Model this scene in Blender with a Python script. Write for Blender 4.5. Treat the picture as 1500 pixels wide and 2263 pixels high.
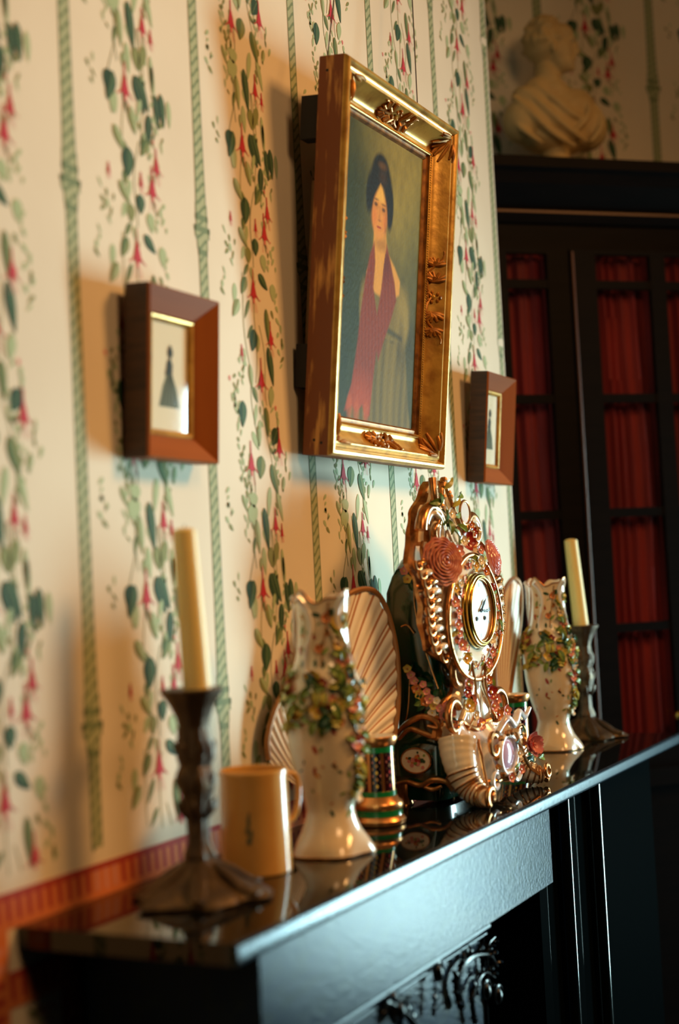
import bpy, math, random
import numpy as np
from mathutils import Vector, Matrix, Euler
random.seed(7)
for o in list(bpy.data.objects): bpy.data.objects.remove(o)
SC = bpy.context.scene; COL = SC.collection
PI = math.pi
def V(*a): return Vector(a)
def srgb(r, g, b):
    f = lambda c: (c/255/12.92) if c/255 <= .04045 else ((c/255+.055)/1.055)**2.4
    return (f(r), f(g), f(b), 1)

# ------------------------------------------------------------ camera
FPX, CX, CY = 50/36*2263, 750., 1131.5
def _basis(vp, lean):
    Y = np.array([vp[0]-CX, vp[1]-CY, FPX]); Y /= np.linalg.norm(Y)
    b = -FPX*FPX/(lean*(vp[0]-CX)+(vp[1]-CY))
    U = np.array([lean*b, b, FPX]); U /= np.linalg.norm(U)
    if U[1] > 0: U = -U
    return np.array([np.cross(Y, U), Y, U])
RC = _basis((2350, 1215), .05)
CAM = V(1.006, 0, 1.59)
cd = bpy.data.cameras.new('camera'); cam = bpy.data.objects.new('camera', cd); COL.objects.link(cam)
cd.sensor_fit = 'VERTICAL'; cd.sensor_height = 36; cd.sensor_width = 24; cd.lens = 50
cd.dof.use_dof = True; cd.dof.focus_distance = 2.36; cd.dof.aperture_fstop = 1.9
cd.clip_start = .05
m = Matrix.Identity(4)
rt, dn, fw = RC[:, 0], RC[:, 1], RC[:, 2]
for i in range(3):
    m[i][0], m[i][1], m[i][2], m[i][3] = rt[i], -dn[i], -fw[i], CAM[i]
cam.matrix_world = m
SC.camera = cam
def ray(u, v):
    d = RC @ np.array([(u-CX)/FPX, (v-CY)/FPX, 1.]); return V(*d)
def atx(u, v, x): d = ray(u, v); return CAM + d*((x-CAM.x)/d.x)      # the point at distance x from the wall
def aty(u, v, y): d = ray(u, v); return CAM + d*(y/d.y)

# ------------------------------------------------------------ light
SC.view_settings.view_transform = 'Standard'; SC.view_settings.look = 'None'
SC.view_settings.gamma = 1; SC.view_settings.use_curve_mapping = False
SC.view_settings.exposure = -0.3
w = bpy.data.worlds.new('world'); SC.world = w; w.use_nodes = True
w.node_tree.nodes['Background'].inputs[0].default_value = (.30, .42, .45, 1)
w.node_tree.nodes['Background'].inputs[1].default_value = .012
def area(name, loc, target, sx, sy, power, col, spread=PI):
    l = bpy.data.lights.new(name, 'AREA'); l.shape = 'RECTANGLE'; l.size = sx; l.size_y = sy
    l.energy = power; l.color = col; l.spread = spread
    o = bpy.data.objects.new(name, l); COL.objects.link(o); o.location = loc
    o.rotation_euler = (Vector(target)-Vector(loc)).to_track_quat('-Z', 'Y').to_euler()
    return o
area('window_daylight', (1.75, 4.65, 1.20), (0.0, 1.95, 1.35), .55, 1.9, 34, (.62, .97, 1.0), math.radians(62))
area('warm_lamp', (2.3, 2.55, 3.22), (0, 1.65, 1.3), .62, .62, 16, (1.0, .48, .15), math.radians(95))
area('dim_room_lamp', (2.0, .75, 3.1), (0, 1.5, 1.7), .7, .7, 19, (1.0, .56, .25))

# ------------------------------------------------------------ materials
MATS = {}
def mat(name, col, rough=.5, metal=0, spec=.5, coat=0, bump=None, noise=None, vcol=False, sss=0, trans=0, emit=None, lines=None):
    m = bpy.data.materials.new(name); m.use_nodes = True; nt = m.node_tree; N = nt.nodes; L = nt.links
    p = N['Principled BSDF']
    p.inputs['Base Color'].default_value = col; p.inputs['Roughness'].default_value = rough
    p.inputs['Metallic'].default_value = metal; p.inputs['Specular IOR Level'].default_value = spec
    p.inputs['Coat Weight'].default_value = coat; p.inputs['Coat Roughness'].default_value = .08
    p.inputs['Subsurface Weight'].default_value = sss; p.inputs['Subsurface Radius'].default_value = (.02, .012, .006)
    p.inputs['Transmission Weight'].default_value = trans
    tc = N.new('ShaderNodeTexCoord'); src = None
    if vcol:
        a = N.new('ShaderNodeVertexColor'); a.layer_name = 'Col'; src = a.outputs[0]
    if noise:                      # (scale, second colour, low, high, stretch)
        sc, c2, lo, hi, st = noise
        mp = N.new('ShaderNodeMapping'); mp.inputs['Scale'].default_value = st
        L.new(tc.outputs['Object'], mp.inputs[0])
        n = N.new('ShaderNodeTexNoise'); n.inputs['Scale'].default_value = sc; n.inputs['Detail'].default_value = 6
        L.new(mp.outputs[0], n.inputs['Vector'])
        r = N.new('ShaderNodeMapRange'); r.inputs[1].default_value = lo; r.inputs[2].default_value = hi
        L.new(n.outputs['Fac'], r.inputs[0])
        x = N.new('ShaderNodeMix'); x.data_type = 'RGBA'
        x.inputs['A'].default_value = col; x.inputs['B'].default_value = c2
        if src: L.new(src, x.inputs['A'])
        L.new(r.outputs[0], x.inputs['Factor']); src = x.outputs['Result']
    if src: L.new(src, p.inputs['Base Color'])
    if bump:                       # (scale, strength, stretch)
        mp = N.new('ShaderNodeMapping'); mp.inputs['Scale'].default_value = bump[2]
        L.new(tc.outputs['Object'], mp.inputs[0])
        n = N.new('ShaderNodeTexNoise'); n.inputs['Scale'].default_value = bump[0]; n.inputs['Detail'].default_value = 5
        L.new(mp.outputs[0], n.inputs['Vector'])
        b = N.new('ShaderNodeBump'); b.inputs['Strength'].default_value = bump[1]; b.inputs['Distance'].default_value = .003
        L.new(n.outputs['Fac'], b.inputs['Height']); L.new(b.outputs[0], p.inputs['Normal'])
    MATS[name] = m; return m
I3 = (1, 1, 1)
mat('paper', srgb(232, 220, 196), .75, noise=(3, srgb(223, 209, 184), .4, .7, I3))
mat('pw_dark', srgb(38, 72, 48), .8); mat('pw_mid', srgb(88, 112, 66), .8)
mat('pw_olive', srgb(132, 138, 84), .8); mat('pw_pale', srgb(168, 184, 140), .8)
mat('pw_dark2', srgb(62, 96, 64), .8); mat('pw_vein', srgb(120, 140, 98), .8)
mat('pw_red', srgb(190, 40, 58), .8); mat('pw_pink', srgb(218, 128, 122), .8)
mat('pw_rope', srgb(170, 174, 134), .8); mat('pw_rope2', srgb(118, 134, 96), .8)
mat('bd_red', srgb(170, 52, 42), .8); mat('bd_or', srgb(214, 120, 66), .8); mat('bd_pk', srgb(214, 140, 120), .8)
mat('plaster', srgb(190, 175, 150), .9); mat('boards', srgb(26, 20, 16), .6, spec=.15, noise=(6, srgb(18, 14, 11), .4, .6, (1, 12, 1)))
mat('slate', srgb(10, 12, 13), .04, spec=.55, noise=(8, srgb(16, 20, 22), .4, .7, I3))
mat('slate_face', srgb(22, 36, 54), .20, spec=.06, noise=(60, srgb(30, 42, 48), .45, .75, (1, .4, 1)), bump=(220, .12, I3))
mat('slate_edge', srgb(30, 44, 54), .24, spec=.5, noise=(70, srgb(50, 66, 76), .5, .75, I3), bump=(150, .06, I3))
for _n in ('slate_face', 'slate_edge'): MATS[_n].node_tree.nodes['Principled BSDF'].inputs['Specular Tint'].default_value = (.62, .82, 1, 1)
mat('slate_gloss', srgb(4, 7, 8), .12, spec=.4); mat('slate_jamb', srgb(4, 7, 8), .03, spec=.01)
mat('iron', srgb(5, 7, 9), .25, spec=.25); mat('iron_flat', srgb(34, 46, 52), .4, spec=.2, bump=(300, .3, I3))
mat('soot', srgb(4, 5, 6), .9)
mat('gold_leaf', srgb(218, 170, 80), .32, metal=.45, noise=(26, srgb(150, 98, 36), .45, .75, I3), bump=(90, .12, I3))
mat('gold_orn', srgb(196, 134, 60), .4, metal=.4, noise=(60, srgb(140, 84, 32), .4, .7, I3))
mat('gold_dark', srgb(160, 104, 44), .42, metal=.5, noise=(60, srgb(92, 52, 20), .4, .7, I3))
mat('gold_side', srgb(122, 68, 30), .6, metal=.1, noise=(70, srgb(206, 150, 76), .54, .66, (1, 1, .14)), bump=(60, .3, I3))
mat('gold_bright', srgb(216, 150, 88), .30, metal=.9)
mat('gold_soft', srgb(196, 140, 84), .24, metal=.75, noise=(90, srgb(150, 92, 50), .4, .7, I3))
mat('brass', srgb(206, 170, 84), .2, metal=1)
mat('frame_wood', srgb(160, 92, 42), .5, spec=.08, noise=(14, srgb(128, 68, 34), .35, .7, (1, 1, .12)))
mat('frame_wood_h', srgb(160, 88, 42), .45, spec=.15, noise=(14, srgb(132, 72, 38), .35, .7, (1, .12, 1)))
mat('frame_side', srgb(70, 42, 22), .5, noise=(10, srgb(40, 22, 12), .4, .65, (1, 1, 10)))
mat('mat_paper', srgb(228, 216, 184), .8); mat('ink', srgb(48, 54, 44), .8); mat('ink2', srgb(104, 108, 78), .8)
mat('backing', srgb(120, 92, 58), .8); mat('black_wood', srgb(12, 12, 12), .7)
mat('canvas', (1, 1, 1, 1), .6, spec=.12, vcol=True, noise=None, bump=(260, .35, (1, 1, .5)))
mat('bronze', srgb(80, 62, 42), .45, metal=.45, noise=(45, srgb(120, 96, 62), .52, .75, I3), bump=(90, .7, I3))
mat('wax', srgb(254, 224, 142), .42, sss=.25)
mat('ivory', srgb(222, 172, 96), .22, spec=.5, coat=.35, noise=(14, srgb(204, 150, 76), .4, .8, I3))
mat('porcelain', srgb(240, 226, 200), .14, spec=.6, coat=.5, noise=(18, srgb(228, 204, 166), .45, .75, I3))
mat('porc_white', srgb(238, 232, 224), .10, spec=.6, coat=.6, noise=(30, srgb(214, 190, 196), .5, .75, I3))
mat('porc_green', srgb(10, 62, 42), .14, spec=.6, coat=.5, noise=(30, srgb(6, 26, 20), .4, .7, I3))
mat('porc_lilac', srgb(196, 160, 184), .12, coat=.5)
mat('green_band', srgb(24, 120, 62), .2, coat=.4); mat('maroon', srgb(44, 14, 20), .2, coat=.4)
mat('navy', srgb(18, 18, 30), .2, coat=.4)
mat('fl_pink', srgb(224, 140, 128), .25, coat=.3); mat('fl_rose', srgb(190, 108, 84), .38, coat=.2, noise=(120, srgb(226, 160, 128), .5, .7, I3))
mat('fl_yellow', srgb(228, 192, 84), .25, coat=.3); mat('fl_white', srgb(240, 228, 206), .25, coat=.3)
mat('fl_red', srgb(168, 52, 44), .25, coat=.3); mat('fl_orange', srgb(210, 124, 52), .25, coat=.3)
mat('lf_green', srgb(128, 152, 72), .3, coat=.3); mat('lf_dark', srgb(34, 76, 44), .3, coat=.3); mat('lf_yel', srgb(196, 190, 92), .3, coat=.3)
mat('dial_white', srgb(214, 216, 208), .25, coat=.5); mat('black', srgb(14, 16, 26), .4)
mat('fan_cream', srgb(255, 246, 228), .5); mat('fan_brown', srgb(190, 128, 82), .5); mat('fan_rim', srgb(164, 112, 62), .4, metal=.3)
mat('mahogany', srgb(15, 11, 10), .55, spec=.08, noise=(8, srgb(9, 7, 7), .4, .7, (1, 1, 8)))
mat('maho_glint', srgb(96, 50, 22), .4)  # mahogany with its warm edge highlight put into the colour
mat('curtain', srgb(140, 32, 36), .8, noise=(9, srgb(84, 18, 24), .35, .7, (1, 1, .2)))
def glassmat():
    m = bpy.data.materials.new('glass'); m.use_nodes = True; nt = m.node_tree; nt.nodes.clear(); L = nt.links
    o = nt.nodes.new('ShaderNodeOutputMaterial'); x = nt.nodes.new('ShaderNodeMixShader'); t = nt.nodes.new('ShaderNodeBsdfTransparent'); g = nt.nodes.new('ShaderNodeBsdfGlossy')
    f = nt.nodes.new('ShaderNodeLayerWeight'); p = nt.nodes.new('ShaderNodeMath'); p.operation = 'POWER'; p.inputs[1].default_value = 4.5
    q = nt.nodes.new('ShaderNodeMath'); q.operation = 'MULTIPLY_ADD'; q.inputs[1].default_value = .5; q.inputs[2].default_value = .02
    g.inputs['Roughness'].default_value = .04
    L.new(f.outputs['Facing'], p.inputs[0]); L.new(p.outputs[0], q.inputs[0]); L.new(q.outputs[0], x.inputs[0])
    L.new(t.outputs[0], x.inputs[1]); L.new(g.outputs[0], x.inputs[2]); L.new(x.outputs[0], o.inputs[0]); MATS['glass'] = m
glassmat()
mat('plaster_cast', srgb(206, 180, 126), .6, noise=(7, srgb(186, 156, 104), .4, .7, I3))

# ------------------------------------------------------------ mesh builder
ORG = {}
class MB:
    def __init__(s): s.v = []; s.f = []; s.m = []; s.mats = []; s.col = None
    def mi(s, name):
        if name not in s.mats: s.mats.append(name)
        return s.mats.index(name)
    def add(s, vs, fs, mt):
        b = len(s.v); s.v += [Vector(p) for p in vs]
        k = s.mi(mt)
        for f in fs: s.f.append(tuple(b+i for i in f)); s.m.append(k)
        return b
    def box(s, lo, hi, mt, M=None):
        (a, b, c), (d, e, f) = lo, hi
        vs = [V(x, y, z) for x in (a, d) for y in (b, e) for z in (c, f)]
        if M: vs = [M @ p for p in vs]
        s.add(vs, [(0, 1, 3, 2), (4, 6, 7, 5), (0, 4, 5, 1), (2, 3, 7, 6), (0, 2, 6, 4), (1, 5, 7, 3)], mt)
    def poly(s, pts, mt): s.add(pts, [tuple(range(len(pts)))], mt)
    def grid(s, rows, mt, close_u=False, close_v=False, fm=None):
        nr, nc = len(rows), len(rows[0]); b = len(s.v)
        for r in rows: s.v += [Vector(p) for p in r]
        for i in range(nr if close_v else nr-1):
            for j in range(nc if close_u else nc-1):
                i2, j2 = (i+1) % nr, (j+1) % nc
                s.f.append((b+i*nc+j, b+i*nc+j2, b+i2*nc+j2, b+i2*nc+j)); s.m.append(s.mi(fm(i, j) if fm else mt))
    def lathe(s, prof, c, mt, n=40, mod=None, caps=True, fm=None, zmod=None):
        rows = []
        for (z, r) in prof:
            row = []
            for k in range(n):
                a = 2*PI*k/n; rr = r*(mod(a, z) if mod else 1); zz = z+(zmod(a, z) if zmod else 0)
                row.append(V(c[0]+rr*math.cos(a), c[1]+rr*math.sin(a), c[2]+zz))
            rows.append(row)
        b = len(s.v); s.grid(rows, mt, close_u=True, fm=fm)
        if caps:
            k = s.mi(mt)
            s.f.append(tuple(b+i for i in range(n))[::-1]); s.m.append(k)
            s.f.append(tuple(b+(len(prof)-1)*n+i for i in range(n))); s.m.append(k)
    def tube(s, pts, rad, mt, n=10, flat=1.0, up=None, mod=None):
        pts = [Vector(p) for p in pts]; N = len(pts)
        if not hasattr(rad, '__len__'): rad = [rad]*N
        rows = []; prev = None
        for i, p in enumerate(pts):
            t = (pts[min(i+1, N-1)]-pts[max(i-1, 0)])
            t = t.normalized() if t.length > 1e-9 else V(0, 0, 1)
            if prev is None:
                a = up if up else (V(0, 0, 1) if abs(t.z) < .9 else V(1, 0, 0))
                prev = (a - t*a.dot(t)).normalized()
            else:
                prev = (prev - t*prev.dot(t))
                prev = prev.normalized() if prev.length > 1e-6 else V(1, 0, 0)
            bi = t.cross(prev)
            rows.append([p + prev*(rad[i]*math.cos(2*PI*k/n)*flat) + bi*(rad[i]*math.sin(2*PI*k/n)) for k in range(n)])
        b = len(s.v); s.grid(rows, mt, close_u=True)
        k = s.mi(mt)
        s.f.append(tuple(b+i for i in range(n))[::-1]); s.m.append(k)
        s.f.append(tuple(b+(N-1)*n+i for i in range(n))); s.m.append(k)
    def ball(s, c, r, mt, n=10, sc=(1, 1, 1), M=None):
        rows = []
        for i in range(n//2+1):
            th = PI*i/(n//2); th = min(max(th, .02), PI-.02)
            row = []
            for k in range(n):
                p = V(sc[0]*r*math.sin(th)*math.cos(2*PI*k/n), sc[1]*r*math.sin(th)*math.sin(2*PI*k/n), sc[2]*r*math.cos(th))
                row.append(Vector(c)+(M @ p if M else p))
            rows.append(row)
        s.grid(rows, mt, close_u=True)
    def mesh(s, name, org=V(0, 0, 0), smooth=True):
        me = bpy.data.meshes.new(name)
        me.from_pydata([tuple(p-org) for p in s.v], [], s.f)
        for x in s.mats: me.materials.append(MATS[x])
        me.polygons.foreach_set('material_index', s.m)
        if smooth:
            me.polygons.foreach_set('use_smooth', [True]*len(me.polygons))
            if smooth != 'all': me.set_sharp_from_angle(angle=math.radians(38))
        me.update(); return me
    def build(s, name, parent=None, smooth=True):
        org = ORG.get(parent.name, V(0, 0, 0)) if parent else V(0, 0, 0)
        o = bpy.data.objects.new(name, s.mesh(name, org, smooth)); COL.objects.link(o)
        if parent: o.parent = parent; ORG[o.name] = org
        return o
    def thing(s, name, label, cat, base, group=None, smooth=True):
        base = Vector(base)
        o = bpy.data.objects.new(name, s.mesh(name, base, smooth)); COL.objects.link(o); o.location = base; ORG[o.name] = base
        tag(o, label, cat, group); return o
def tag(o, label=None, cat=None, group=None, kind=None):
    if label: o['label'] = label
    if cat: o['category'] = cat
    if group: o['group'] = group
    if kind: o['kind'] = kind
def empty(name, loc, label, cat, group=None, rot=None):
    o = bpy.data.objects.new(name, None); COL.objects.link(o); o.location = loc; o.empty_display_size = .05
    if rot: o.rotation_euler = rot
    tag(o, label, cat, group); ORG[o.name] = V(0, 0, 0) if rot else Vector(loc); return o
def inst(name, me, parent, loc, nrm, scale=1, spin=0):
    o = bpy.data.objects.new(name, me); COL.objects.link(o); o.parent = parent
    q = Vector(nrm).to_track_quat('Z', 'Y').to_matrix().to_4x4()
    o.matrix_local = Matrix.Translation(Vector(loc)-ORG.get(parent.name, V(0, 0, 0))) @ q @ Matrix.Rotation(spin, 4, 'Z') @ Matrix.Scale(scale, 4)
    return o
def copy_tree(o, parent=None):
    c = o.copy(); COL.objects.link(c); c.parent = parent
    for ch in list(o.children): copy_tree(ch, c)
    return c
def spiral(c, ax, bx, r0, r1, a0, a1, n=24, lift=None, lh=0):
    c = Vector(c); out = []
    for i in range(n+1):
        t = i/n; r = r0+(r1-r0)*t; a = a0+(a1-a0)*t
        p = c + ax*(r*math.cos(a)) + bx*(r*math.sin(a))
        if lift: p = p + lift*(lh*t)
        out.append(p)
    return out
def lerp(a, b, t): return a+(b-a)*t
def curve(ctrl, n=24):
    P = [Vector(p) for p in ctrl]; out = []
    P = [P[0]*2-P[1]] + P + [P[-1]*2-P[-2]]
    segs = len(P)-3
    for i in range(n+1):
        t = i/n*segs; k = min(int(t), segs-1); t -= k
        a, b, c, d = P[k:k+4]
        out.append(.5*((2*b)+(c-a)*t+(2*a-5*b+4*c-d)*t*t+(3*b-a-3*c+d)*t**3))
    return out
def taper(n, r0, r1, rm=None):
    return [lerp(r0, r1, i/n) if rm is None else (r0*(1-i/n)**2+2*rm*(i/n)*(1-i/n)+r1*(i/n)**2) for i in range(n+1)]

# ------------------------------------------------------------ wallpaper pattern
PZ, PY = .635, .2855
def yz(u, v): p = atx(u, v, 0); return p.y, p.z
def pt_leaf(yc, zc, length, width, ang, dark, layer):     # ang measured from straight down, in the wall plane
    pts = []
    for k in range(16):
        t = 2*PI*k/16; s = math.cos(t); w = math.sin(t)
        l = s*length/2; ww = w*abs(w)**.35*width*.5*(1-.42*s)*.84
        pts.append((l, ww))
    ca, sa = math.cos(ang), math.sin(ang)
    out = [(yc + l*sa + ww*ca, zc - l*ca + ww*sa) for l, ww in pts]
    els = [(out, dark, layer)]
    if dark in ('pw_dark', 'pw_mid', 'pw_olive') and layer % 2:
        half = [(l, ww*.86) for l, ww in pts if ww >= -1e-6]; els.append(([(yc + l*sa + ww*ca, zc - l*ca + ww*sa) for l, ww in half], {'pw_dark': 'pw_dark2', 'pw_mid': 'pw_olive', 'pw_olive': 'pw_pale'}[dark], layer+1))
    if dark in ('pw_dark', 'pw_mid'):
        pv = [(-length*.48, -.0006), (length*.42, -.0004), (length*.42, .0004), (-length*.48, .0006)]
        els.append(([(yc+l*sa+ww*ca, zc-l*ca+ww*sa) for l, ww in pv], 'pw_vein', layer+2))
    return els
def pt_fuchsia(yc, zc, s, layer):
    E = []
    E.append(([(yc-.001, zc+s*1.9), (yc+.001, zc+s*1.9), (yc+.0016, zc+s*.6), (yc-.0016, zc+s*.6)], 'pw_red', layer))
    E.append(([(yc-.002, zc+s*.9), (yc+.002, zc+s*.9), (yc+s*.42, zc-s*.15), (yc+s*.2, zc-s*.5), (yc-s*.2, zc-s*.5), (yc-s*.42, zc-s*.15)], 'pw_red', layer+1))
    E.append(([(yc-s*.2, zc-s*.4), (yc+s*.2, zc-s*.4), (yc+s*.12, zc-s*.9), (yc-s*.14, zc-s*.85)], 'pw_pink', layer))
    for sg in (-1, 1):
        E.append(([(yc+sg*s*.25, zc), (yc+sg*s*.9, zc-s*.55), (yc+sg*s*1.05, zc-s*.4), (yc+sg*s*.95, zc-s*.62), (yc+sg*s*.2, zc-s*.2)][::sg], 'pw_red', layer))
    for d in (-.25, .1, .3):
        E.append(([(yc+d*s, zc-s*.8), (yc+d*s+.0008, zc-s*.8), (yc+d*s*1.6+.0008, zc-s*1.6), (yc+d*s*1.6, zc-s*1.6)], 'pw_pink', layer))
    return E
rng = random.Random(3)
def tile():
    E = []
    Y1, Y2 = 1.452, 1.745
    def add(kind, u, v, yc, L=.03, W=.018, a=0, c='pw_dark'):
        y, z = yz(u, v); y -= yc
        if kind == 'L': E.extend(pt_leaf(y, z, L, W, a, c, 3+rng.randint(0, 2)))
        else: E.extend(pt_fuchsia(y, z, L, 6))
    D, M_, O, P_ = 'pw_dark', 'pw_mid', 'pw_olive', 'pw_pale'
    # upper half of the repeat, read from the first full column
    for r in [('L', 238, 177, .030, .026, -.2, D), ('L', 315, 210, .048, .018, .5, D), ('L', 357, 247, .045, .017, .1, D), ('L', 372, 255, .036, .012, .05, P_),
              ('L', 252, 224, .030, .015, .1, P_), ('L', 292, 266, .036, .020, .3, O), ('L', 327, 290, .044, .018, -.1, D), ('L', 318, 328, .03, .016, -.6, M_),
              ('L', 261, 303, .034, .018, .6, O), ('L', 282, 359, .040, .030, -.1, D), ('L', 275, 425, .034, .016, .7, O), ('L', 310, 452, .026, .022, 0, D),
              ('L', 289, 471, .024, .020, 0, O), ('L', 333, 494, .026, .020, .2, P_), ('L', 275, 546, .030, .018, -.5, M_), ('L', 331, 541, .032, .018, .9, D),
              ('L', 359, 569, .026, .020, 0, P_), ('L', 252, 602, .032, .018, -.6, O), ('L', 300, 520, .022, .012, .3, P_), ('L', 306, 240, .026, .010, -.3, P_),
              ('L', 336, 180, .04, .01, .1, P_), ('L', 300, 130, .03, .02, .2, O)]:
        add(r[0], r[1], r[2], Y1, *r[3:])
    for r in [(275, 196, .018), (345, 373, .014), (336, 422, .017), (303, 565, .018), (311, 406, .008), (239, 377, .006)]: add('F', r[0], r[1], Y1, r[2])
    # lower half, read from the second column
    for r in [('L', 565, 754, .034, .026, -.3, D), ('L', 596, 726, .055, .016, .1, M_), ('L', 603, 812, .058, .020, .2, D), ('L', 560, 834, .036, .014, .1, O),
              ('L', 604, 880, .030, .018, -.2, P_), ('L', 542, 916, .038, .024, -.1, D), ('L', 595, 934, .044, .016, .1, M_), ('L', 612, 967, .030, .026, -.6, D),
              ('L', 578, 965, .030, .014, 0, O), ('L', 582, 1034, .034, .028, -.2, M_), ('L', 612, 1060, .046, .022, .35, M_), ('L', 566, 1106, .022, .026, 0, P_),
              ('L', 565, 1138, .030, .032, .2, P_), ('L', 594, 1170, .062, .020, .15, D), ('L', 576, 1186, .05, .016, .1, O), ('L', 614, 1226, .040, .018, -.4, O),
              ('L', 600, 1110, .045, .014, -.2, P_), ('L', 624, 1120, .045, .012, .3, P_), ('L', 590, 1240, .04, .014, .1, P_), ('L', 630, 1250, .05, .01, .05, P_),
              ('L', 562, 1314, .042, .024, -.35, D), ('L', 611, 1302, .05, .026, .4, D), ('L', 566, 1345, .03, .014, 0, P_), ('L', 640, 1320, .046, .016, .1, D)]:
        add(r[0], r[1], r[2], Y2, *r[3:])
    for r in [(603, 754, .015), (540, 783, .007), (583, 844, .018), (561, 1028, .018), (622, 992, .016), (614, 1162, .014), (628, 1180, .008)]: add('F', r[0], r[1], Y2, r[2])
    # stems and pale sprigs
    for k in range(11):
        z0 = 2.22-.635*rng.random(); y0 = rng.uniform(-.03, .035); L = rng.uniform(.08, .16); dy = rng.uniform(-.02, .02)
        n = 8
        for i in range(n):
            t = i/n; f = lambda q: (y0+dy*q+.006*math.sin(5*q+k), z0-L*q)
            a, b = f(t), f(t+1/n)
            E.append(([(a[0], a[1]), (a[0]+.0014, a[1]), (b[0]+.0014, b[1]), (b[0], b[1])], 'pw_mid' if k % 2 else 'pw_olive', 1))
    for k in range(44):
        sg = rng.choice((-1, 1)); y0 = sg*rng.uniform(.02, .085); z0 = 2.22-.635*rng.random()
        for q in range(4):
            E.extend(pt_leaf(y0+rng.uniform(-.009, .009), z0-q*.010, rng.uniform(.008, .016), rng.uniform(.004, .008), rng.uniform(-.9, .9), rng.choice(('pw_pale', 'pw_pale', 'pw_olive')), 2))
    for k in range(26):
        E.extend(pt_leaf(rng.gauss(0, .026), 2.22-.635*(k+rng.random())/26, rng.uniform(.018, .034), rng.uniform(.009, .015), rng.uniform(-.7, .7), rng.choice(('pw_pale', 'pw_olive', 'pw_mid', 'pw_pale')), 1))
    for k in range(5):
        E.extend(pt_leaf(rng.choice((-1, 1))*rng.uniform(.045, .075), 2.22-.635*rng.random(), .008, .006, 0, 'pw_pink', 2))
    return E
TILE = tile()
def rope_tile():
    E = []; n = 40; h = PZ/n; zt = 2.115; W = .0105
    for i in range(n):
        z = zt - i*h
        kn = i < 5
        ww = W*(1.35 if i in (0, 1) else 1.7 if i == 2 else 1.25 if i == 3 else 1.0) if kn else W*(1+.25*math.exp(-(n-i)/4.))
        E.append(([(-ww, z), (ww, z), (ww, z-h), (-ww, z-h)], 'pw_rope', 0))
        # the slanted strand of the twist
        S = []
        for q in range(6):
            t = q/5; S.append((ww*(-.85+1.7*t), z-h*(1.0-.9*(3*t*t-2*t**3))+h*.1))
        E.append(([(a, b) for a, b in S]+[(a, b-h*.34) for a, b in S[::-1]], 'pw_rope2', 1))
        for sg in (-1, 1):
            E.append(([(sg*ww*.86, z), (sg*ww, z), (sg*ww, z-h), (sg*ww*.86, z-h)][::sg], 'pw_rope2', 2))
        if i in (1, 2, 4): E.append(([(-ww*1.1, z), (ww*1.1, z), (ww*1.1, z-h*.5), (-ww*1.1, z-h*.5)], 'pw_rope2', 2))
    return E
ROPE = rope_tile()
def wallpaper(mb, ylo, yhi, zlo, zhi, y_rope, place, ztop_ref=0.0, sc=1.0):
    """lay ropes and vines between ylo..yhi; place(y, z, layer) gives the point on the wall face"""
    k0 = int((ylo-y_rope)/PY)-1
    def put(E, yc):
        for r in range(-4, 4):
            dz = r*PZ + ztop_ref
            for pts, mt, ly in E:
                q = [(yc+a*sc, b+dz) for a, b in pts]
                if min(p[0] for p in q) < ylo or max(p[0] for p in q) > yhi or min(p[1] for p in q) < zlo or max(p[1] for p in q) > zhi: continue
                mb.poly([place(a, b, ly+1) for a, b in q], mt)
    for k in range(k0, k0+40):
        y = y_rope+k*PY
        if y > yhi+.2: break
        put(ROPE, y); put(TILE, y+PY*.42)

# ------------------------------------------------------------ setting
def struct(mb, name, smooth=False):
    o = mb.build(name, None, smooth); tag(o, kind='structure'); return o
WY = 2.778
mb = MB()
mb.box((-.62, -1.6, 0), (0, WY, 3.5), 'paper')
PL = lambda y, z, l: V(.00012*l+.0002, y, z)
wallpaper(mb, .35, WY-.004, 1.30, 3.3, 1.332-3*PY, PL)
wallpaper(mb, .35, 1.10, .3, 1.30, 1.332-3*PY, PL)
# the red border that frames the chimneypiece
def border(y0, z0, y1, z1, vertical):
    e = .0016
    mb.poly([V(e, y0, z0), V(e, y1, z0), V(e, y1, z1), V(e, y0, z1)], 'bd_or')
    L = abs(z1-z0) if vertical else abs(y1-y0); n = int(L/.017); T = (y1-y0) if vertical else (z1-z0)
    for i in range(n):
        a = i*.017; e2 = e+.0002
        mt = 'bd_pk' if i % 15 in (11, 12, 13) else 'bd_red'
        if vertical: q = [(y0, z0+a), (y0+T*.8, z0+a+.003), (y0+T*.8, z0+a+.010), (y0, z0+a+.009)]
        else: q = [(y0+a, z1), (y0+a+.003, z0+T*.2), (y0+a+.010, z0+T*.2), (y0+a+.009, z1)]
        mb.poly([V(e2, *p) for p in q], mt)
    if vertical: mb.poly([V(e+.0003, *p) for p in [(y0, z0), (y0+.009, z0), (y0+.009, z1), (y0, z1)]], 'bd_red')
    else: mb.poly([V(e+.0003, *p) for p in [(y0, z1-.007), (y1, z1-.007), (y1, z1), (y0, z1)]], 'bd_red')
border(1.135, 1.25, WY-.005, 1.288, False)
border(1.135, 1.02, 1.172, 1.25, True)
border(1.172, 1.168, 1.292, 1.206, False)
border(1.256, .0, 1.292, 1.168, True)
wallpaper(mb, 1.10, 1.25, .3, 1.165, 1.332-3*PY, PL)
struct(mb, 'wall_left')
BE = V(.7195, .6945, 0); BN = V(.6945, -.7195, 0); KB = .80; B0 = V(1.006-1.388*KB, 3.759*KB, 0)
ZF = 1.59-1.59/KB
def BP(u, z, off=0): return B0 + BE*(u*KB) + BN*(off*KB) + V(0, 0, 1.59+(z-1.59)*KB)
mb = MB()
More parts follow.
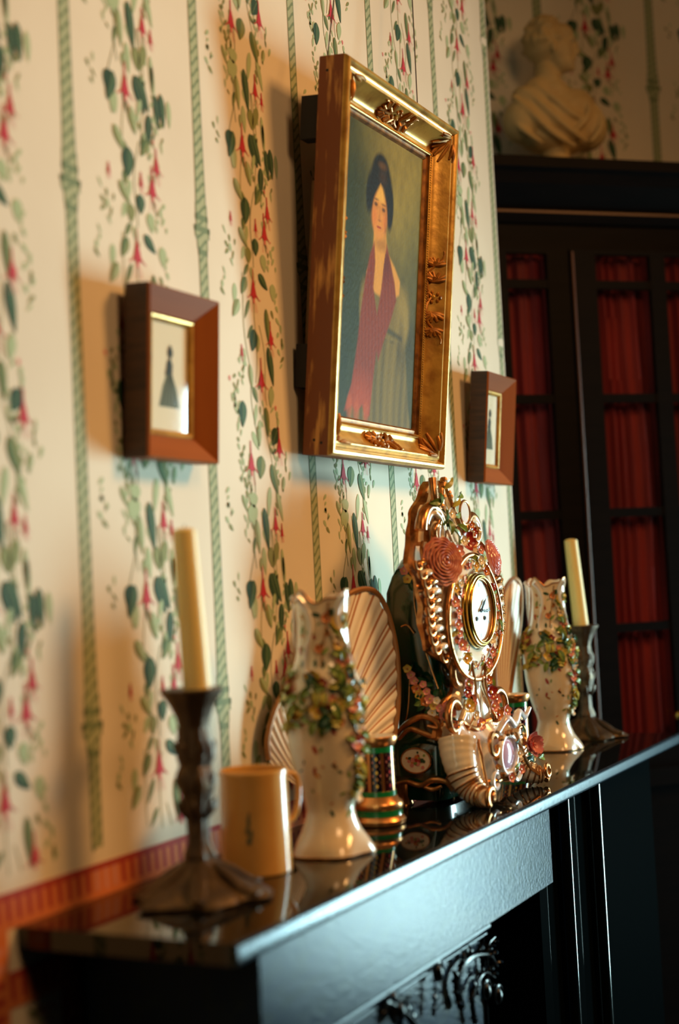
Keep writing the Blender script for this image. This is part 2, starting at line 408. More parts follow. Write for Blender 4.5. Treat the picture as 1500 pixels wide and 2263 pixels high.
def wb(u0, u1, z0, z1, o0, o1, mt, mb=None):
    vs = [BP(u, z, o) for u in (u0, u1) for o in (o0, o1) for z in (z0, z1)]
    mb.add(vs, [(0, 1, 3, 2), (4, 6, 7, 5), (0, 4, 5, 1), (2, 3, 7, 6), (0, 2, 6, 4), (1, 5, 7, 3)], mt)
wb(-.15, 3.2, ZF, 3.9, -.45, -.27, 'paper', mb)
wallpaper(mb, -.1, 1.5, 2.2, 3.42, .714*KB/1.095-2*PY, lambda u, z, l: BP(u*1.095/KB, 1.59+(z-1.59)/KB, -.27+.0003+.00016*l), ztop_ref=.10, sc=1.0)
struct(mb, 'wall_back')
mb = MB(); mb.box((-1.8, -1.6, -.1), (4.4, 6.0, 0), 'boards'); struct(mb, 'floor')
mb = MB(); mb.box((-1.8, -1.6, 3.5), (4.4, 6.0, 3.6), 'plaster'); struct(mb, 'ceiling')

# ------------------------------------------------------------ chimneypiece
SX, SY0, SY1, SZ = .272, 1.188, 2.966, 1.25
mp = empty('mantelpiece', (0.12, 2.08, 0), 'black polished slate mantelpiece with carved iron leaf panel against the papered wall', 'mantelpiece')
mb = MB()
# shelf slab with softened front edge
nb = 5; prof = []
for i in range(nb+1):
    a = PI/2*i/nb; prof.append((SX-.006+.006*math.sin(a), SZ-.006+.006*math.cos(a)))
for i in range(nb+1):
    a = PI/2*i/nb; prof.append((SX-.006+.006*math.cos(a), SZ-.022+.006-.006*math.sin(a)))
prof = [(0.002, SZ)]+prof+[(0.002, SZ-.022)]
rows = [[V(x, y, z) for (x, z) in prof] for y in (SY0, SY1)]
def slabm(i, j): return 'slate' if j == 0 else 'slate_edge'
mb.grid(rows, 'slate', fm=slabm)
for y, rv in ((SY0, False), (SY1, True)):
    p = [V(x, y, z) for x, z in prof]; mb.poly(p[::-1] if rv else p, 'slate')
mb.poly([V(.002, SY0, SZ-.022), V(.002, SY1, SZ-.022), V(SX-.006, SY1, SZ-.022), V(SX-.006, SY0, SZ-.022)], 'slate')
mb.build('shelf', mp, smooth=True)
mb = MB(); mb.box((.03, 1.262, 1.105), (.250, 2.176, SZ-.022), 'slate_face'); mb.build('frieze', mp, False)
mb = MB(); mb.box((.002, 1.291, 0), (.16, 1.42, SZ-.022), 'slate_jamb'); mb.box((.14, 1.262, 0), (.2499, 1.36, 1.105), 'slate_jamb'); mb.build('jamb', mp, False)
mb = MB(); mb.box((.002, 2.180, 0), (.225, 2.88, SZ-.022), 'slate_jamb'); mb.build('jamb', mp, False)
for yc, r, mt in ((2.285, .016, 'slate_gloss'), (2.458, .017, 'slate_gloss')):
    mb = MB(); mb.lathe([(0, r), (.02, r*1.25), (.04, r), (1.2, r), (SZ-.0225, r)], (.232, yc, 0), mt, 28); mb.build('colonnette', mp)
mb = MB(); mb.box((.06, 1.36, 0), (.234, 1.905, 1.105), 'slate_face'); 
mb.tube([V(.244, 1.36, 1.099), V(.244, 1.905, 1.099)], .0045, 'slate_face', 8)
mb.tube([V(.240, 1.36, 1.088), V(.240, 1.905, 1.088)], .0022, 'slate_face', 8)
mb.tube([V(.236, 1.902, 1.1), V(.236, 1.902, .5)], .003, 'iron', 8)
panel = mb.build('iron_panel', mp, True)
mb = MB(); mb.box((.02, 1.905, 0), (.05, 2.18, 1.105), 'soot'); mb.build('firebox', mp, False)
def leafrib(mb, ctrl, w, n=20, lobes=7, x0=.236, side=1, mt='iron', depth=.008):
    """an acanthus leaf in relief: an arched spine with curling lobes on its outer side"""
    c = curve(ctrl, n)
    mb.tube([p+V(.006, 0, 0) for p in c], taper(n, w*.55, w*.18), mt, 8)
    for k in range(lobes):
        t = (k+.6)/lobes; i = int(t*n); i = min(max(i, 1), n-1)
        p = c[i]; tg = (c[i+1]-c[i-1]).normalized(); nr = V(1, 0, 0).cross(tg)*side
        L = w*(1.6*(1-.55*abs(t-.4)*1.6))
        a = p; b = p+nr*L*.55+tg*L*.35+V(depth, 0, 0); d = p+nr*L+tg*L*.75+V(depth*.5, 0, 0)
        mb.tube(curve([a, b, d], 8), [w*.3, w*.34, w*.38, w*.4, w*.4, w*.36, w*.3, w*.2, w*.08], mt, 8, flat=.6)
        mb.tube(curve([a+V(depth*.5, 0, 0), b+V(depth*.7, 0, 0), d+V(depth*.9, 0, 0)], 6), .0009, 'slate_face', 5)
def pp(u, v): p = atx(u, v, .238); return p
for ctrl, w_, lb, sd in [([(1010, 2225), (1000, 2170), (1025, 2120), (1070, 2110), (1090, 2135)], .020, 9, 1),
                        ([(1040, 2260), (1035, 2200), (1060, 2150), (1085, 2160)], .014, 6, 1),
                        ([(1072, 2200), (1068, 2140), (1070, 2090), (1085, 2070)], .010, 5, -1),
                        ([(905, 2262), (880, 2235), (845, 2215), (835, 2240)], .018, 7, -1),
                        ([(860, 2262), (862, 2230), (885, 2212), (905, 2225)], .012, 5, 1),
                        ([(948, 2245), (952, 2200), (950, 2160)], .010, 4, 1),
                        ]:
    w = w_*.56;  mb = MB(); leafrib(mb, [pp(*q) for q in ctrl], w, lobes=lb, side=sd); mb.build('iron_leaf', mp)
for c in [(1062, 2190), (955, 2150), (870, 2235), (1088, 2200)]:
    mb = MB(); p = pp(*c); mb.ball(p+V(.008, 0, 0), .010, 'iron', 12, sc=(.7, .8, 1.2))
    mb.tube(spiral(p+V(.008, 0, 0), V(0, 1, 0), V(0, 0, 1), .016, .004, 0, 2*PI*1.3, 24), taper(24, .003, .0015), 'iron', 7)
    mb.build('iron_rosette', mp)

# ------------------------------------------------------------ bookcase and bust
bc = empty('bookcase', BP(.6, ZF, -.18), 'tall dark mahogany bookcase with red curtained glazed doors in the corner', 'bookcase')
def bb(mb, u0, u1, z0, z1, o0, o1, mt='mahogany'): wb(u0, u1, z0, z1, o0, o1, mt, mb)
mb = MB(); bb(mb, -.03, .0, ZF, 2.62, -.25, -.02); bb(mb, 2.76, 2.82, ZF, 2.62, -.25, -.02); bb(mb, 0, 2.76, ZF, 2.62, -.25, -.24)
bb(mb, 0, 2.76, 2.52, 2.62, -.24, -.012); bb(mb, 0, 2.76, ZF, 1.0, -.24, -.0); bb(mb, -.02, 2.84, .98, 1.03, -.25, .03); bb(mb, 0, 2.76, 1.75, 1.77, -.24, -.08); bb(mb, 0, 2.76, 2.08, 2.10, -.24, -.08)
mb.build('carcass', bc, False)
mb = MB()
cp = [(-.25, 2.60), (.0, 2.60), (.008, 2.625), (.004, 2.64), (.02, 2.66), (.05, 2.70), (.06, 2.73), (.075, 2.74), (.075, 2.77), (-.25, 2.77)]
rows = [[BP(u, z, o) for o, z in cp] for u in (-.03, 2.86)]
mb.grid(rows, 'mahogany'); mb.poly([BP(-.03, z, o) for o, z in cp], 'mahogany'); mb.poly([BP(2.86, z, o) for o, z in cp][::-1], 'mahogany')
bb(mb, -.03, 2.86, 2.626, 2.632, 0, .012, 'maho_glint')
mb.build('cornice', bc, False)
def door(u0, u1, mulls, hinge_bead, n0):
    mb = MB(); t0, t1 = -.0, .022
    bb(mb, u0, u0+.07, 1.03, 2.518, t0, t1); bb(mb, u1-.07, u1, 1.03, 2.518, t0, t1)
    bb(mb, u0+.07, u1-.07, 2.505, 2.518, t0, t1); bb(mb, u0+.07, u1-.07, 1.03, 1.09, t0, t1)
    d = mb.build('door', bc, False)
    for z in (2.418, 2.089, 1.760, 1.431):
        mb = MB(); bb(mb, u0+.07, u1-.07, z-.0125, z+.0125, .004, .020); mb.build('glazing_bar', d, False)
    for mu in mulls:
        mb = MB(); bb(mb, mu-.025, mu+.025, 1.09, 2.505, .003, .021); mb.build('glazing_bar', d, False)
    mb = MB(); bb(mb, u0+.07, u1-.07, 1.09, 2.505, .008, .011, 'glass'); mb.build('glass_pane', d, False)
    # pleated red silk behind the glass
    mb = MB(); n = int((u1-u0)/.0022); rows = []; r = random.Random(n0)
    ph = [r.uniform(0, 6) for _ in range(6)]
    for i in range(9):
        z = lerp(1.05, 2.515, i/8); row = []
        for j in range(n+1):
            u = lerp(u0+.05, u1-.05, j/n); s = u+.006*math.sin(z*3+ph[0])+.004*math.sin(z*7+u*9)
            o = .010*math.sin(s*150+ph[1]+2*math.sin(s*31))+.007*math.sin(s*73+ph[2])+.004*math.sin(s*260+ph[3])
            row.append(BP(u, z, -.028+o*.8))
        rows.append(row)
    mb.grid(rows, 'curtain'); mb.build('curtain', d, True)
    return d
d1 = door(-.028, .236, (), 1, 1)
mb = MB(); bb(mb, .2365, .2485, 1.03, 2.518, .018, .028, 'mahogany'); mb.tube([BP(.243, 1.04, .030), BP(.243, 2.51, .030)], .0032, 'maho_glint', 8); mb.build('door_bead', d1, True)  # bead coloured orange for the light its edge catches
d2 = door(.2495, .87, (.52,), 0, 2)
mb = MB(); mb.ball(BP(.492, 1.172, .035), .012, 'brass', 14); mb.tube([BP(.492, 1.172, .02), BP(.492, 1.172, .035)], .005, 'brass', 10); mb.build('door_knob', d2)
for u_, n_ in ((.875, 3), (1.5, 4), (2.125, 5)): door(u_, u_+.62, (u_+.31,), 0, n_)  # farthest doors added out of view so the slate reflects dark wood

# the marble bust on top
def bust():
    mb = MB(); c = BP(.285, 2.77, -.12)
    ex, eo = BE, BN
    def W(a, b, z): return c + ex*(a*KB) + eo*(b*KB) + V(0, 0, z*KB)
    def E(a, b, z, ra, rb, rz, rot=0, mt='plaster_cast'):
        Mr = Matrix((ex*ra*KB, eo*rb*KB, V(0, 0, rz*KB))).transposed()
        if rot: Mr = (Matrix.Rotation(rot, 3, eo)) @ Mr
        mb.ball(W(a, b, z), 1, mt, 20, M=Mr)
    # head, turned to the right in three-quarter view
    E(-.018, 0, .408, .062, .068, .070); E(.016, .022, .376, .042, .048, .062, .12); E(.026, .03, .338, .034, .036, .030, .25); E(.020, .02, .424, .046, .050, .036)
    E(.060, .046, .380, .0095, .010, .021, -.38); E(.066, .050, .368, .010, .010, .008)          # nose
    E(.047, .044, .404, .018, .026, .0075, .1); E(.052, .046, .352, .011, .014, .0065); E(.050, .045, .342, .011, .013, .0065); E(.046, .040, .322, .015, .015, .012)
    E(-.020, .066, .372, .008, .008, .018)                                                     # ear
    rb = random.Random(5)
    for k in range(90):                                                                          # curls
        th = rb.uniform(0, 2*PI); ph = rb.uniform(-.5, 1.5)
        a = -.016+.062*math.cos(th)*math.cos(ph); b = .069*math.sin(th)*math.cos(ph); z = .410+.072*math.sin(ph)
        if a > 0 and z < .448: continue
        E(a, b, z, .011, .011, .010)
    E(-.012, 0, .295, .040, .042, .070, .10); E(-.046, 0, .258, .052, .044, .044, .45); E(.0, .005, .255, .052, .048, .040)
    E(.035, 0, .225, .088, .060, .040, .28); E(-.06, 0, .225, .075, .055, .042, -.35)
    E(0, 0, .165, .135, .075, .080); E(-.095, .0, .165, .068, .062, .070, -.35); E(.100, 0, .155, .070, .062, .072, .3)
    E(-.055, 0, .215, .075, .060, .050, -.35); E(.050, .01, .205, .080, .060, .050, .35); E(0, 0, .115, .118, .066, .045)
    for (pts, r) in [([(-.14, .02, .235), (-.10, .062, .17), (-.04, .072, .11), (.03, .070, .075)], .010), ([(-.11, .03, .255), (-.06, .066, .19), (.0, .078, .13), (.07, .066, .09)], .010),
                     ([(-.075, .04, .265), (-.03, .070, .215), (.03, .078, .165), (.085, .060, .17)], .009), ([(.075, .03, .26), (.085, .062, .21), (.070, .075, .16), (.03, .076, .12)], .010),
                     ([(.11, .02, .235), (.125, .055, .18), (.115, .068, .13), (.08, .068, .09)], .010), ([(-.155, .0, .19), (-.13, .045, .13), (-.07, .062, .08)], .009)]:
        mb.tube([W(*p) for p in curve(pts, 16)], taper(16, r*.6*KB, r*.6*KB, r*1.4*KB), 'plaster_cast', 10)
    o = mb.thing('marble_bust', 'cream plaster bust of a draped man on top of the bookcase', 'bust', c)
    rm = o.modifiers.new('remesh', 'REMESH'); rm.mode = 'VOXEL'; rm.voxel_size = .0042; rm.use_smooth_shade = True
    sm = o.modifiers.new('smooth', 'SMOOTH'); sm.iterations = 2; sm.factor = .6
    # moulded foot carrying the bust: curved underside and round socle
    mb = MB(); mb.lathe([(a_*KB, b_*KB) for a_, b_ in [(0, .085), (.012, .088), (.020, .075), (.034, .050), (.060, .040), (.085, .045), (.10, .06)]], c, 'plaster_cast', 32)
    mb.build('socle', o)
bust()

# ------------------------------------------------------------ small silhouette frames
def small_frame(name, y0, z0, Wd, H, tilt, label):
    root = empty(name, (.004, y0, z0), label, 'picture', 'silhouette pictures either side of the portrait', rot=(0, tilt, 0))
    def rails(prof, mts, Wd=Wd, H=H, x=0):
        """mitred rails: prof = (inset, height)"""
        for k in range(4):
            mb = MB()
            for i in range(len(prof)-1):
                (s0, h0), (s1, h1) = prof[i], prof[i+1]
                def cnr(s, h, c): return [V(h, s, s), V(h, Wd-s, s), V(h, Wd-s, H-s), V(h, s, H-s)][c]
                a, b = k, (k+1) % 4
                mb.poly([cnr(s0, h0, a), cnr(s0, h0, b), cnr(s1, h1, b), cnr(s1, h1, a)], mts(k, i))
            yield mb
    pr = [(0, 0), (0, .033), (.002, .036), (.030, .017), (.031, .0155), (.031, 0)]
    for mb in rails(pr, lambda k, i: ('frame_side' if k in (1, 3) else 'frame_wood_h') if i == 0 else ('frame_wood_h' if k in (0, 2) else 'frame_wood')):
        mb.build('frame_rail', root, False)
    lp = [(.031, .0150), (.0325, .0170), (.035, .0162), (.038, .0130), (.039, .0115)]
    mb = MB()
    for k in range(4):
        for i in range(len(lp)-1):
            (s0, h0), (s1, h1) = lp[i], lp[i+1]
            cn = lambda s, h, c: [V(h, s, s), V(h, Wd-s, s), V(h, Wd-s, H-s), V(h, s, H-s)][c]
            mb.poly([cn(s0, h0, k), cn(s0, h0, (k+1) % 4), cn(s1, h1, (k+1) % 4), cn(s1, h1, k)], 'gold_leaf')
    mb.build('gilt_slip', root, False)
    mb = MB(); mb.box((0, .032, .032), (.0105, Wd-.032, H-.032), 'mat_paper')
    cy, e = Wd/2, .0107
    def sp(pts, mt, e=e): mb.poly([V(e, cy+a, H/2+b) for a, b in pts], mt)
    sp([(-.022, -.038), (.024, -.038), (.018, -.015), (.006, .006), (-.004, .006), (-.014, -.012)], 'ink2')      # skirt
    for k in range(5): sp([(-.019+k*.009, -.037), (-.017+k*.009, -.037), (.001+k*.0012, .004), (0+k*.0012, .004)], 'ink', .0109)
    sp([(-.005, .004), (.007, .004), (.008, .016), (.004, .022), (-.004, .021), (-.006, .014)], 'ink', .0110)
    sp([(-.009, .002), (-.004, .018), (-.001, .018), (-.006, .001)], 'ink', .0112)
    sp([(-.001, .020), (.004, .020), (.004, .026), (0, .026)], 'ink', .0111)
    sp([(.002+.0058*math.cos(a), .031+.0068*math.sin(a)) for a in [k*PI/6 for k in range(12)]], 'ink', .0114)
    sp([(-.003, .034), (.001, .041), (.005, .038), (.002, .033)], 'ink', .0115)
    mb.build('silhouette_print', root, False)
    mb = MB(); mb.box((.0122, .037, .037), (.0126, Wd-.037, H-.037), 'glass'); mb.build('picture_glass', root, False)
    return root
small_frame('silhouette_picture', 1.411, 1.757, .160, .212, math.radians(3.2), 'small wood framed silhouette print hanging left of the large gilt portrait')
small_frame('silhouette_picture', 2.523, 1.775, .155, .212, math.radians(5.4), 'small wood framed silhouette print hanging right of the gilt portrait by the corner')

# ------------------------------------------------------------ portrait
FW, FH, TL = .431, .592, math.radians(5.9)
pt = empty('framed_portrait', (.012, 1.852, 1.787), 'large gilt framed oil portrait of a dark haired woman in a red shawl', 'painting', rot=(0, TL, 0))
GP = [(0, 0), (0, .041), (.001, .045), (.004, .049), (.008, .049), (.011, .046), (.0125, .0415), (.015, .0405), (.018, .043), (.022, .0435)]
for i in range(9):
    t = i/8; GP.append((.022+.026*t, .0435-.0265*math.sin(t*PI/2)**1.1 + .004*math.sin(t*PI)*-1))
GP += [(.050, .0165), (.051, .0195), (.0535, .021), (.056, .0195), (.057, .015), (.060, .0145), (.0625, .0150), (.065, .0115), (.067, .008)]
for k in range(4):
    mb = MB()
    cn = lambda s, h, c: [V(h, s, s), V(h, FW-s, s), V(h, FW-s, FH-s), V(h, s, FH-s)][c]
    for i in range(len(GP)-1):
        (s0, h0), (s1, h1) = GP[i], GP[i+1]
        b = len(mb.v)
        A0, A1, B1, B0_ = cn(s0, h0, k), cn(s0, h0, (k+1) % 4), cn(s1, h1, (k+1) % 4), cn(s1, h1, k)
        mb.add([A0, A1, B1, B0_], [(0, 1, 2, 3)], 'gold_side' if i == 0 else ('gold_dark' if i >= len(GP)-6 else 'gold_leaf'))
    o = mb.build('frame_rail', pt, False)
    for poly in o.data.polygons: poly.use_smooth = False
    # smooth across the cove: merge the profile strips
    bm = __import__('bmesh').new(); bm.from_mesh(o.data); __import__('bmesh').ops.remove_doubles(bm, verts=bm.verts, dist=1e-6); bm.to_mesh(o.data); bm.free()
    for poly in o.data.polygons: poly.use_smooth = True
    o.data.set_sharp_from_angle(angle=math.radians(40))
# beaded inner line
mb = MB()
for k in range(4):
    a = cn(.0535, .0212, k); b = cn(.0535, .0212, (k+1) % 4); n = int((b-a).length/.0042)
    for i in range(n): mb.ball(a.lerp(b, (i+.5)/n), .0016, 'gold_leaf', 6)
tg = mb.build('beading', pt)
# nail holes and worn spots in the side of the frame
mb = MB()
for b, h in ((.022, .018), (.018, .030), (.57, .014)):
    mb.lathe([(0, .0022), (.0004, .0022)], (0, 0, 0), 'black_wood', 10); 
    for p in mb.v[-20:]: p.x, p.y, p.z = h+p.x, -.0001-p.z*1.0, b+p.y
mb.build('nail_hole', pt)
def covepos(side, t, s):
    """point and normal on the cove: side 0 bottom,1 right,2 top,3 left; t along, s inset"""
    for i in range(len(GP)-1):
        if GP[i][0] <= s <= GP[i+1][0] and GP[i+1][0] > GP[i][0]:
            q = (s-GP[i][0])/(GP[i+1][0]-GP[i][0]); h = lerp(GP[i][1], GP[i+1][1], q); break
    if side == 0: return V(h+.001, t, s)
    if side == 1: return V(h+.001, FW-s, t)
    if side == 2: return V(h+.001, t, FH-s)
    return V(h+.001, s, t)
def ornament(side, tc, half, mt='gold_orn'):
    mb = MB()
    for sg in (-1, 1):
        # paired scrolls and acanthus lobes spreading from a centre flower
        L = [covepos(side, tc+sg*half*q, .035+.010*math.sin(q*5)) for q in [i/12 for i in range(13)]]
        mb.tube([p+V(.0015, 0, 0) for p in L], taper(12, .003, .0012), mt, 7)
        for c_, r_ in ((.45, .008), (.8, .0065)):
            for k in range(7):
                a = lerp(-1.3, 1.3, k/6)
                p0 = covepos(side, tc+sg*half*(c_-.12), .035)
                p1 = covepos(side, tc+sg*(half*(c_-.12)+r_*2.1*math.cos(a)), min(max(.035+r_*1.9*math.sin(a), .0235), .049))
                mb.tube([p0+V(.001, 0, 0), (p0+p1)/2+V(.004, 0, 0), p1+V(.0015, 0, 0)], [.0016, .0036, .0026], mt, 7)
    c0 = covepos(side, tc, .035)
    for k in range(8):
        a = k*PI/4; p = covepos(side, tc+.008*math.cos(a), .035+.008*math.sin(a)); mb.ball(p+V(.002, 0, 0), .0036, mt, 8, sc=(.7, 1, 1))
    mb.ball(c0+V(.004, 0, 0), .0042, 'gold_leaf', 8)
    mb.build('acanthus_ornament', pt)
ornament(0, FW/2, .055); ornament(2, FW/2, .060); ornament(1, FH*.50, .080); ornament(3, FH*.50, .080)
def corner(cy, cz, sy, sz):
    mb = MB(); 
    for k in range(9):
        a = lerp(-.15, PI/2+.15, k/8)
        pts = []
        for q in range(5):
            r = .010+.032*q/4*(1 if k % 2 == 0 else .8)
            yy = .0215+max(0, r*math.cos(a)); zz = .0215+max(0, r*math.sin(a)); s = min(yy, zz); s = min(max(s, .022), .048)
            h = covepos(0, 0, s).x
            pts.append(V(h+.0015+.002*math.sin(q/4*PI), cy+sy*yy, cz+sz*zz))
        mb.tube(pts, [.0012, .0028, .0034, .0030, .002], 'gold_orn', 7)
    mb.build('corner_leaf', pt)
corner(0, 0, 1, 1); corner(FW, 0, -1, 1); corner(FW, FH, -1, -1); corner(0, FH, 1, -1)
# the painting itself: pigment colours over a fine grid
def paint():
    nx, nz = 170, 260; a0, a1, b0, b1 = .064, FW-.064, .064, FH-.064
    A, Bz = np.meshgrid(np.linspace(a0, a1, nx), np.linspace(b0, b1, nz))
    lin = lambda *c: np.array(srgb(*c)[:3])
    rs = np.random.RandomState(4)
    def noise(f1, f2, s=0):
        r = np.random.RandomState(s); out = np.zeros_like(A)
        for k in range(12):
            fx, fz, ph = r.uniform(-f1, f1), r.uniform(-f2, f2), r.uniform(0, 6.28)
            out += np.sin(A*fx+Bz*fz+ph)
        return out/12
    img = np.ones(A.shape+(3,))*lin(74, 84, 66)
    def mix(mask, col):
        nonlocal img
        img = img*(1-mask[..., None])+mask[..., None]*np.array(col)
    def ell(ca, cb, ra, rb, soft=.25, rot=0):
        x, y = A-ca, Bz-cb; X = x*math.cos(rot)+y*math.sin(rot); Y = -x*math.sin(rot)+y*math.cos(rot)
        d = np.sqrt((X/ra)**2+(Y/rb)**2); return np.clip((1+soft-d)/(2*soft), 0, 1)
    def pol(pts, soft=.003):
        P = np.array(pts); ins = np.zeros(A.shape, bool); dist = np.full(A.shape, 9.)
        for i in range(len(P)):
            p, q = P[i], P[(i+1) % len(P)]
            c = ((p[1] > Bz) != (q[1] > Bz)) & (A < (q[0]-p[0])*(Bz-p[1])/((q[1]-p[1]) or 1e-9)+p[0]); ins ^= c
            e = q-p; t = np.clip(((A-p[0])*e[0]+(Bz-p[1])*e[1])/(e@e+1e-12), 0, 1)
            dist = np.minimum(dist, np.hypot(A-p[0]-t*e[0], Bz-p[1]-t*e[1]))
        sd = np.where(ins, dist, -dist); return np.clip(.5+sd/(2*soft), 0, 1)
    mix(ell(.30, .45, .12, .13, .8), lin(128, 128, 92)); mix(ell(.23, .52, .10, .05, .9)*.8, lin(140, 138, 108))
    mix(ell(.10, .38, .06, .16, .8)*.8, lin(46, 62, 48)); mix(ell(.30, .45, .07, .10, .9)*.5, lin(160, 154, 112)); mix(ell(.34, .22, .07, .10, .9)*.7, lin(78, 76, 46))
    mix(ell(.10, .16, .06, .12, .8)*.7, lin(44, 60, 52)); mix(ell(.35, .36, .06, .08, .8)*.5, lin(96, 106, 86))
    img *= (1+.34*noise(90, 70, 1)+.22*noise(300, 260, 2))[..., None]
    # gown
    gown = pol([(.160, .285), (.185, .305), (.27, .315), (.305, .295), (.328, .262), (.335, .235), (.322, .205), (.345, .10), (.36, .06), (.12, .06), (.145, .12), (.165, .19), (.150, .22), (.146, .255)], .004)
    mix(gown, lin(122, 118, 90))
    folds = .5+.5*np.sin((A-.24)*260*(1+.25*(Bz-.06)*-3)+2*np.sin(Bz*14))
    mix(gown*(Bz < .205)*folds*.5, lin(70, 68, 50)); mix(gown*(Bz < .2)*ell(.27, .12, .018, .1, .8)*.5, lin(138, 132, 98))
    mix(ell(.308, .248, .026, .046, .35)*.9, lin(146, 140, 108)); mix(ell(.158, .25, .012, .035, .4)*.8, lin(134, 130, 96))
    mix(ell(.268, .243, .030, .020, .4)*.6, lin(124, 116, 84)); mix(pol([(.225, .228), (.31, .215), (.31, .207), (.225, .218)], .003)*.7, lin(52, 54, 40))
    mix(ell(.305, .20, .012, .04, .5)*.5, lin(64, 60, 44))
    # neck, chest
    skin = lin(206, 168, 118)
    mix(pol([(.187, .37), (.232, .375), (.238, .345), (.27, .325), (.293, .305), (.292, .283), (.268, .272), (.23, .268), (.20, .272), (.168, .283), (.166, .300), (.186, .33)], .003), skin)
    mix(ell(.214, .352, .020, .010, .5)*.6, lin(150, 112, 70))
    # shawl
    sh = lin(136, 68, 50)
    mix(pol([(.190, .352), (.176, .33), (.163, .29), (.152, .24), (.145, .19), (.130, .12), (.108, .075), (.135, .085), (.150, .075), (.170, .09), (.182, .07), (.198, .075), (.205, .13), (.214, .18), (.222, .215), (.205, .25), (.193, .28), (.196, .32)], .003), sh)
    mix(pol([(.236, .356), (.250, .335), (.272, .30), (.281, .272), (.262, .235), (.240, .20), (.222, .165), (.205, .20), (.212, .245), (.222, .28), (.228, .32)], .003), sh)
    fs = .5+.5*np.sin((A+.12*Bz)*520+noise(60, 60, 5)*3)
    red = np.clip(pol([(.10, .06), (.23, .06), (.24, .2), (.285, .27), (.25, .34), (.19, .352), (.15, .24)], .004), 0, 1)
    isred = (img[..., 0] > img[..., 1]*1.9)*red
    mix(isred*fs*.35, lin(104, 40, 30)); mix(isred*ell(.165, .10, .05, .03, .8)*.6, lin(178, 92, 78)); mix(isred*ell(.235, .33, .02, .03, .7)*.6, lin(92, 42, 30))
    for ca, cb in ((.125, .083), (.15, .078), (.185, .078)): mix(ell(ca, cb, .010, .018, .4)*.6, lin(184, 104, 84))
    # hair, face
    hair = lin(34, 28, 16)
    mix(ell(.205, .437, .044, .052, .12, .05), hair); mix(ell(.203, .470, .029, .026, .15), hair); mix(ell(.243, .415, .013, .035, .2), hair); mix(ell(.165, .425, .012, .03, .25), hair)
    mix(ell(.209, .478, .015, .006, .5)*.7, lin(112, 84, 38)); mix(ell(.212, .460, .014, .012, .6)*.5, lin(84, 60, 28))
    mix(ell(.205, .398, .0275, .039, .12), lin(208, 160, 118)); mix(pol([(.186, .42), (.197, .438), (.204, .448), (.212, .442), (.224, .42)], .003), lin(214, 180, 130))
    mix(ell(.207, .43, .012, .012, .6)*.6, lin(226, 196, 146)); mix(ell(.186, .392, .010, .014, .6)*.45, lin(206, 122, 96)); mix(ell(.226, .390, .008, .014, .6)*.45, lin(206, 122, 96))
    for ca, cb in ((.190, .413), (.219, .409)):
        mix(ell(ca, cb, .0060, .0030, .4)*.85, lin(52, 40, 28)); mix(ell(ca, cb+.008, .0085, .0016, .6)*.7, lin(88, 62, 38)); mix(ell(ca, cb-.001, .009, .0055, .8)*.35, lin(128, 88, 60))
    mix(pol([(.2035, .412), (.2055, .412), (.2095, .392), (.206, .389), (.201, .391)], .002)*.35, lin(160, 104, 78)); mix(ell(.2055, .3895, .006, .0018, .5)*.55, lin(138, 82, 64))
    mix(ell(.2045, .3785, .0088, .0020, .35)*.9, lin(158, 62, 52)); mix(ell(.2045, .3745, .006, .002, .6)*.4, lin(190, 112, 92)); mix(ell(.228, .385, .004, .03, .8)*.35, lin(140, 94, 66))
    img *= (1+.05*noise(900, 500, 9)+.06*noise(500, 200, 8))[..., None]
    img = np.clip(img, 0, 1)**1.12*np.array([1.10, .82, .27])*(1+.10*noise(1500, 120, 12)+.08*noise(700, 900, 13))[..., None]
    mb = MB()
    rows = [[V(.0105, A[i, j], Bz[i, j]) for j in range(nx)] for i in range(nz)]
    mb.grid(rows, 'canvas')
    o = mb.build('canvas', pt, True)
    ca = o.data.color_attributes.new('Col', 'FLOAT_COLOR', 'POINT')
    buf = np.ones((nx*nz, 4)); buf[:, :3] = np.clip(img.reshape(-1, 3), 0, 1); ca.data.foreach_set('color', buf.ravel())
paint()
mb = MB(); mb.box((-.004, .05, .05), (.004, FW-.05, FH-.05), 'backing'); mb.box((-.014, .018, .14), (0, .045, FH-.18), 'backing'); mb.build('backing_board', pt, False)
mb = MB(); mb.box((-.030, .004, FH-.12), (-.0004, .03, FH-.055), 'black_wood'); mb.build('spacer_block', pt, False); mb = MB(); mb.box((-.020, .002, .10), (-.0004, .03, .165), 'black_wood'); mb.build('spacer_block', pt, False)
def wld(h, a, b): return Matrix.Translation((.012, 1.852, 1.787)) @ Matrix.Rotation(TL, 4, 'Y') @ V(h, a, b)
Mi = (Matrix.Translation((.012, 1.852, 1.787)) @ Matrix.Rotation(TL, 4, 'Y')).inverted()
for (u0, a) in ((677, .012), (862, .36)):
    top = atx(u0, 0, .014); bot = wld(.004, a, FH-.03); top2 = bot.lerp(top, (3.3-bot.z)/(top.z-bot.z)); top2.x = .012
    mb = MB(); mb.tube([Mi @ bot, Mi @ top2], .0011, 'black', 6); mb.build('hanging_wire', pt)

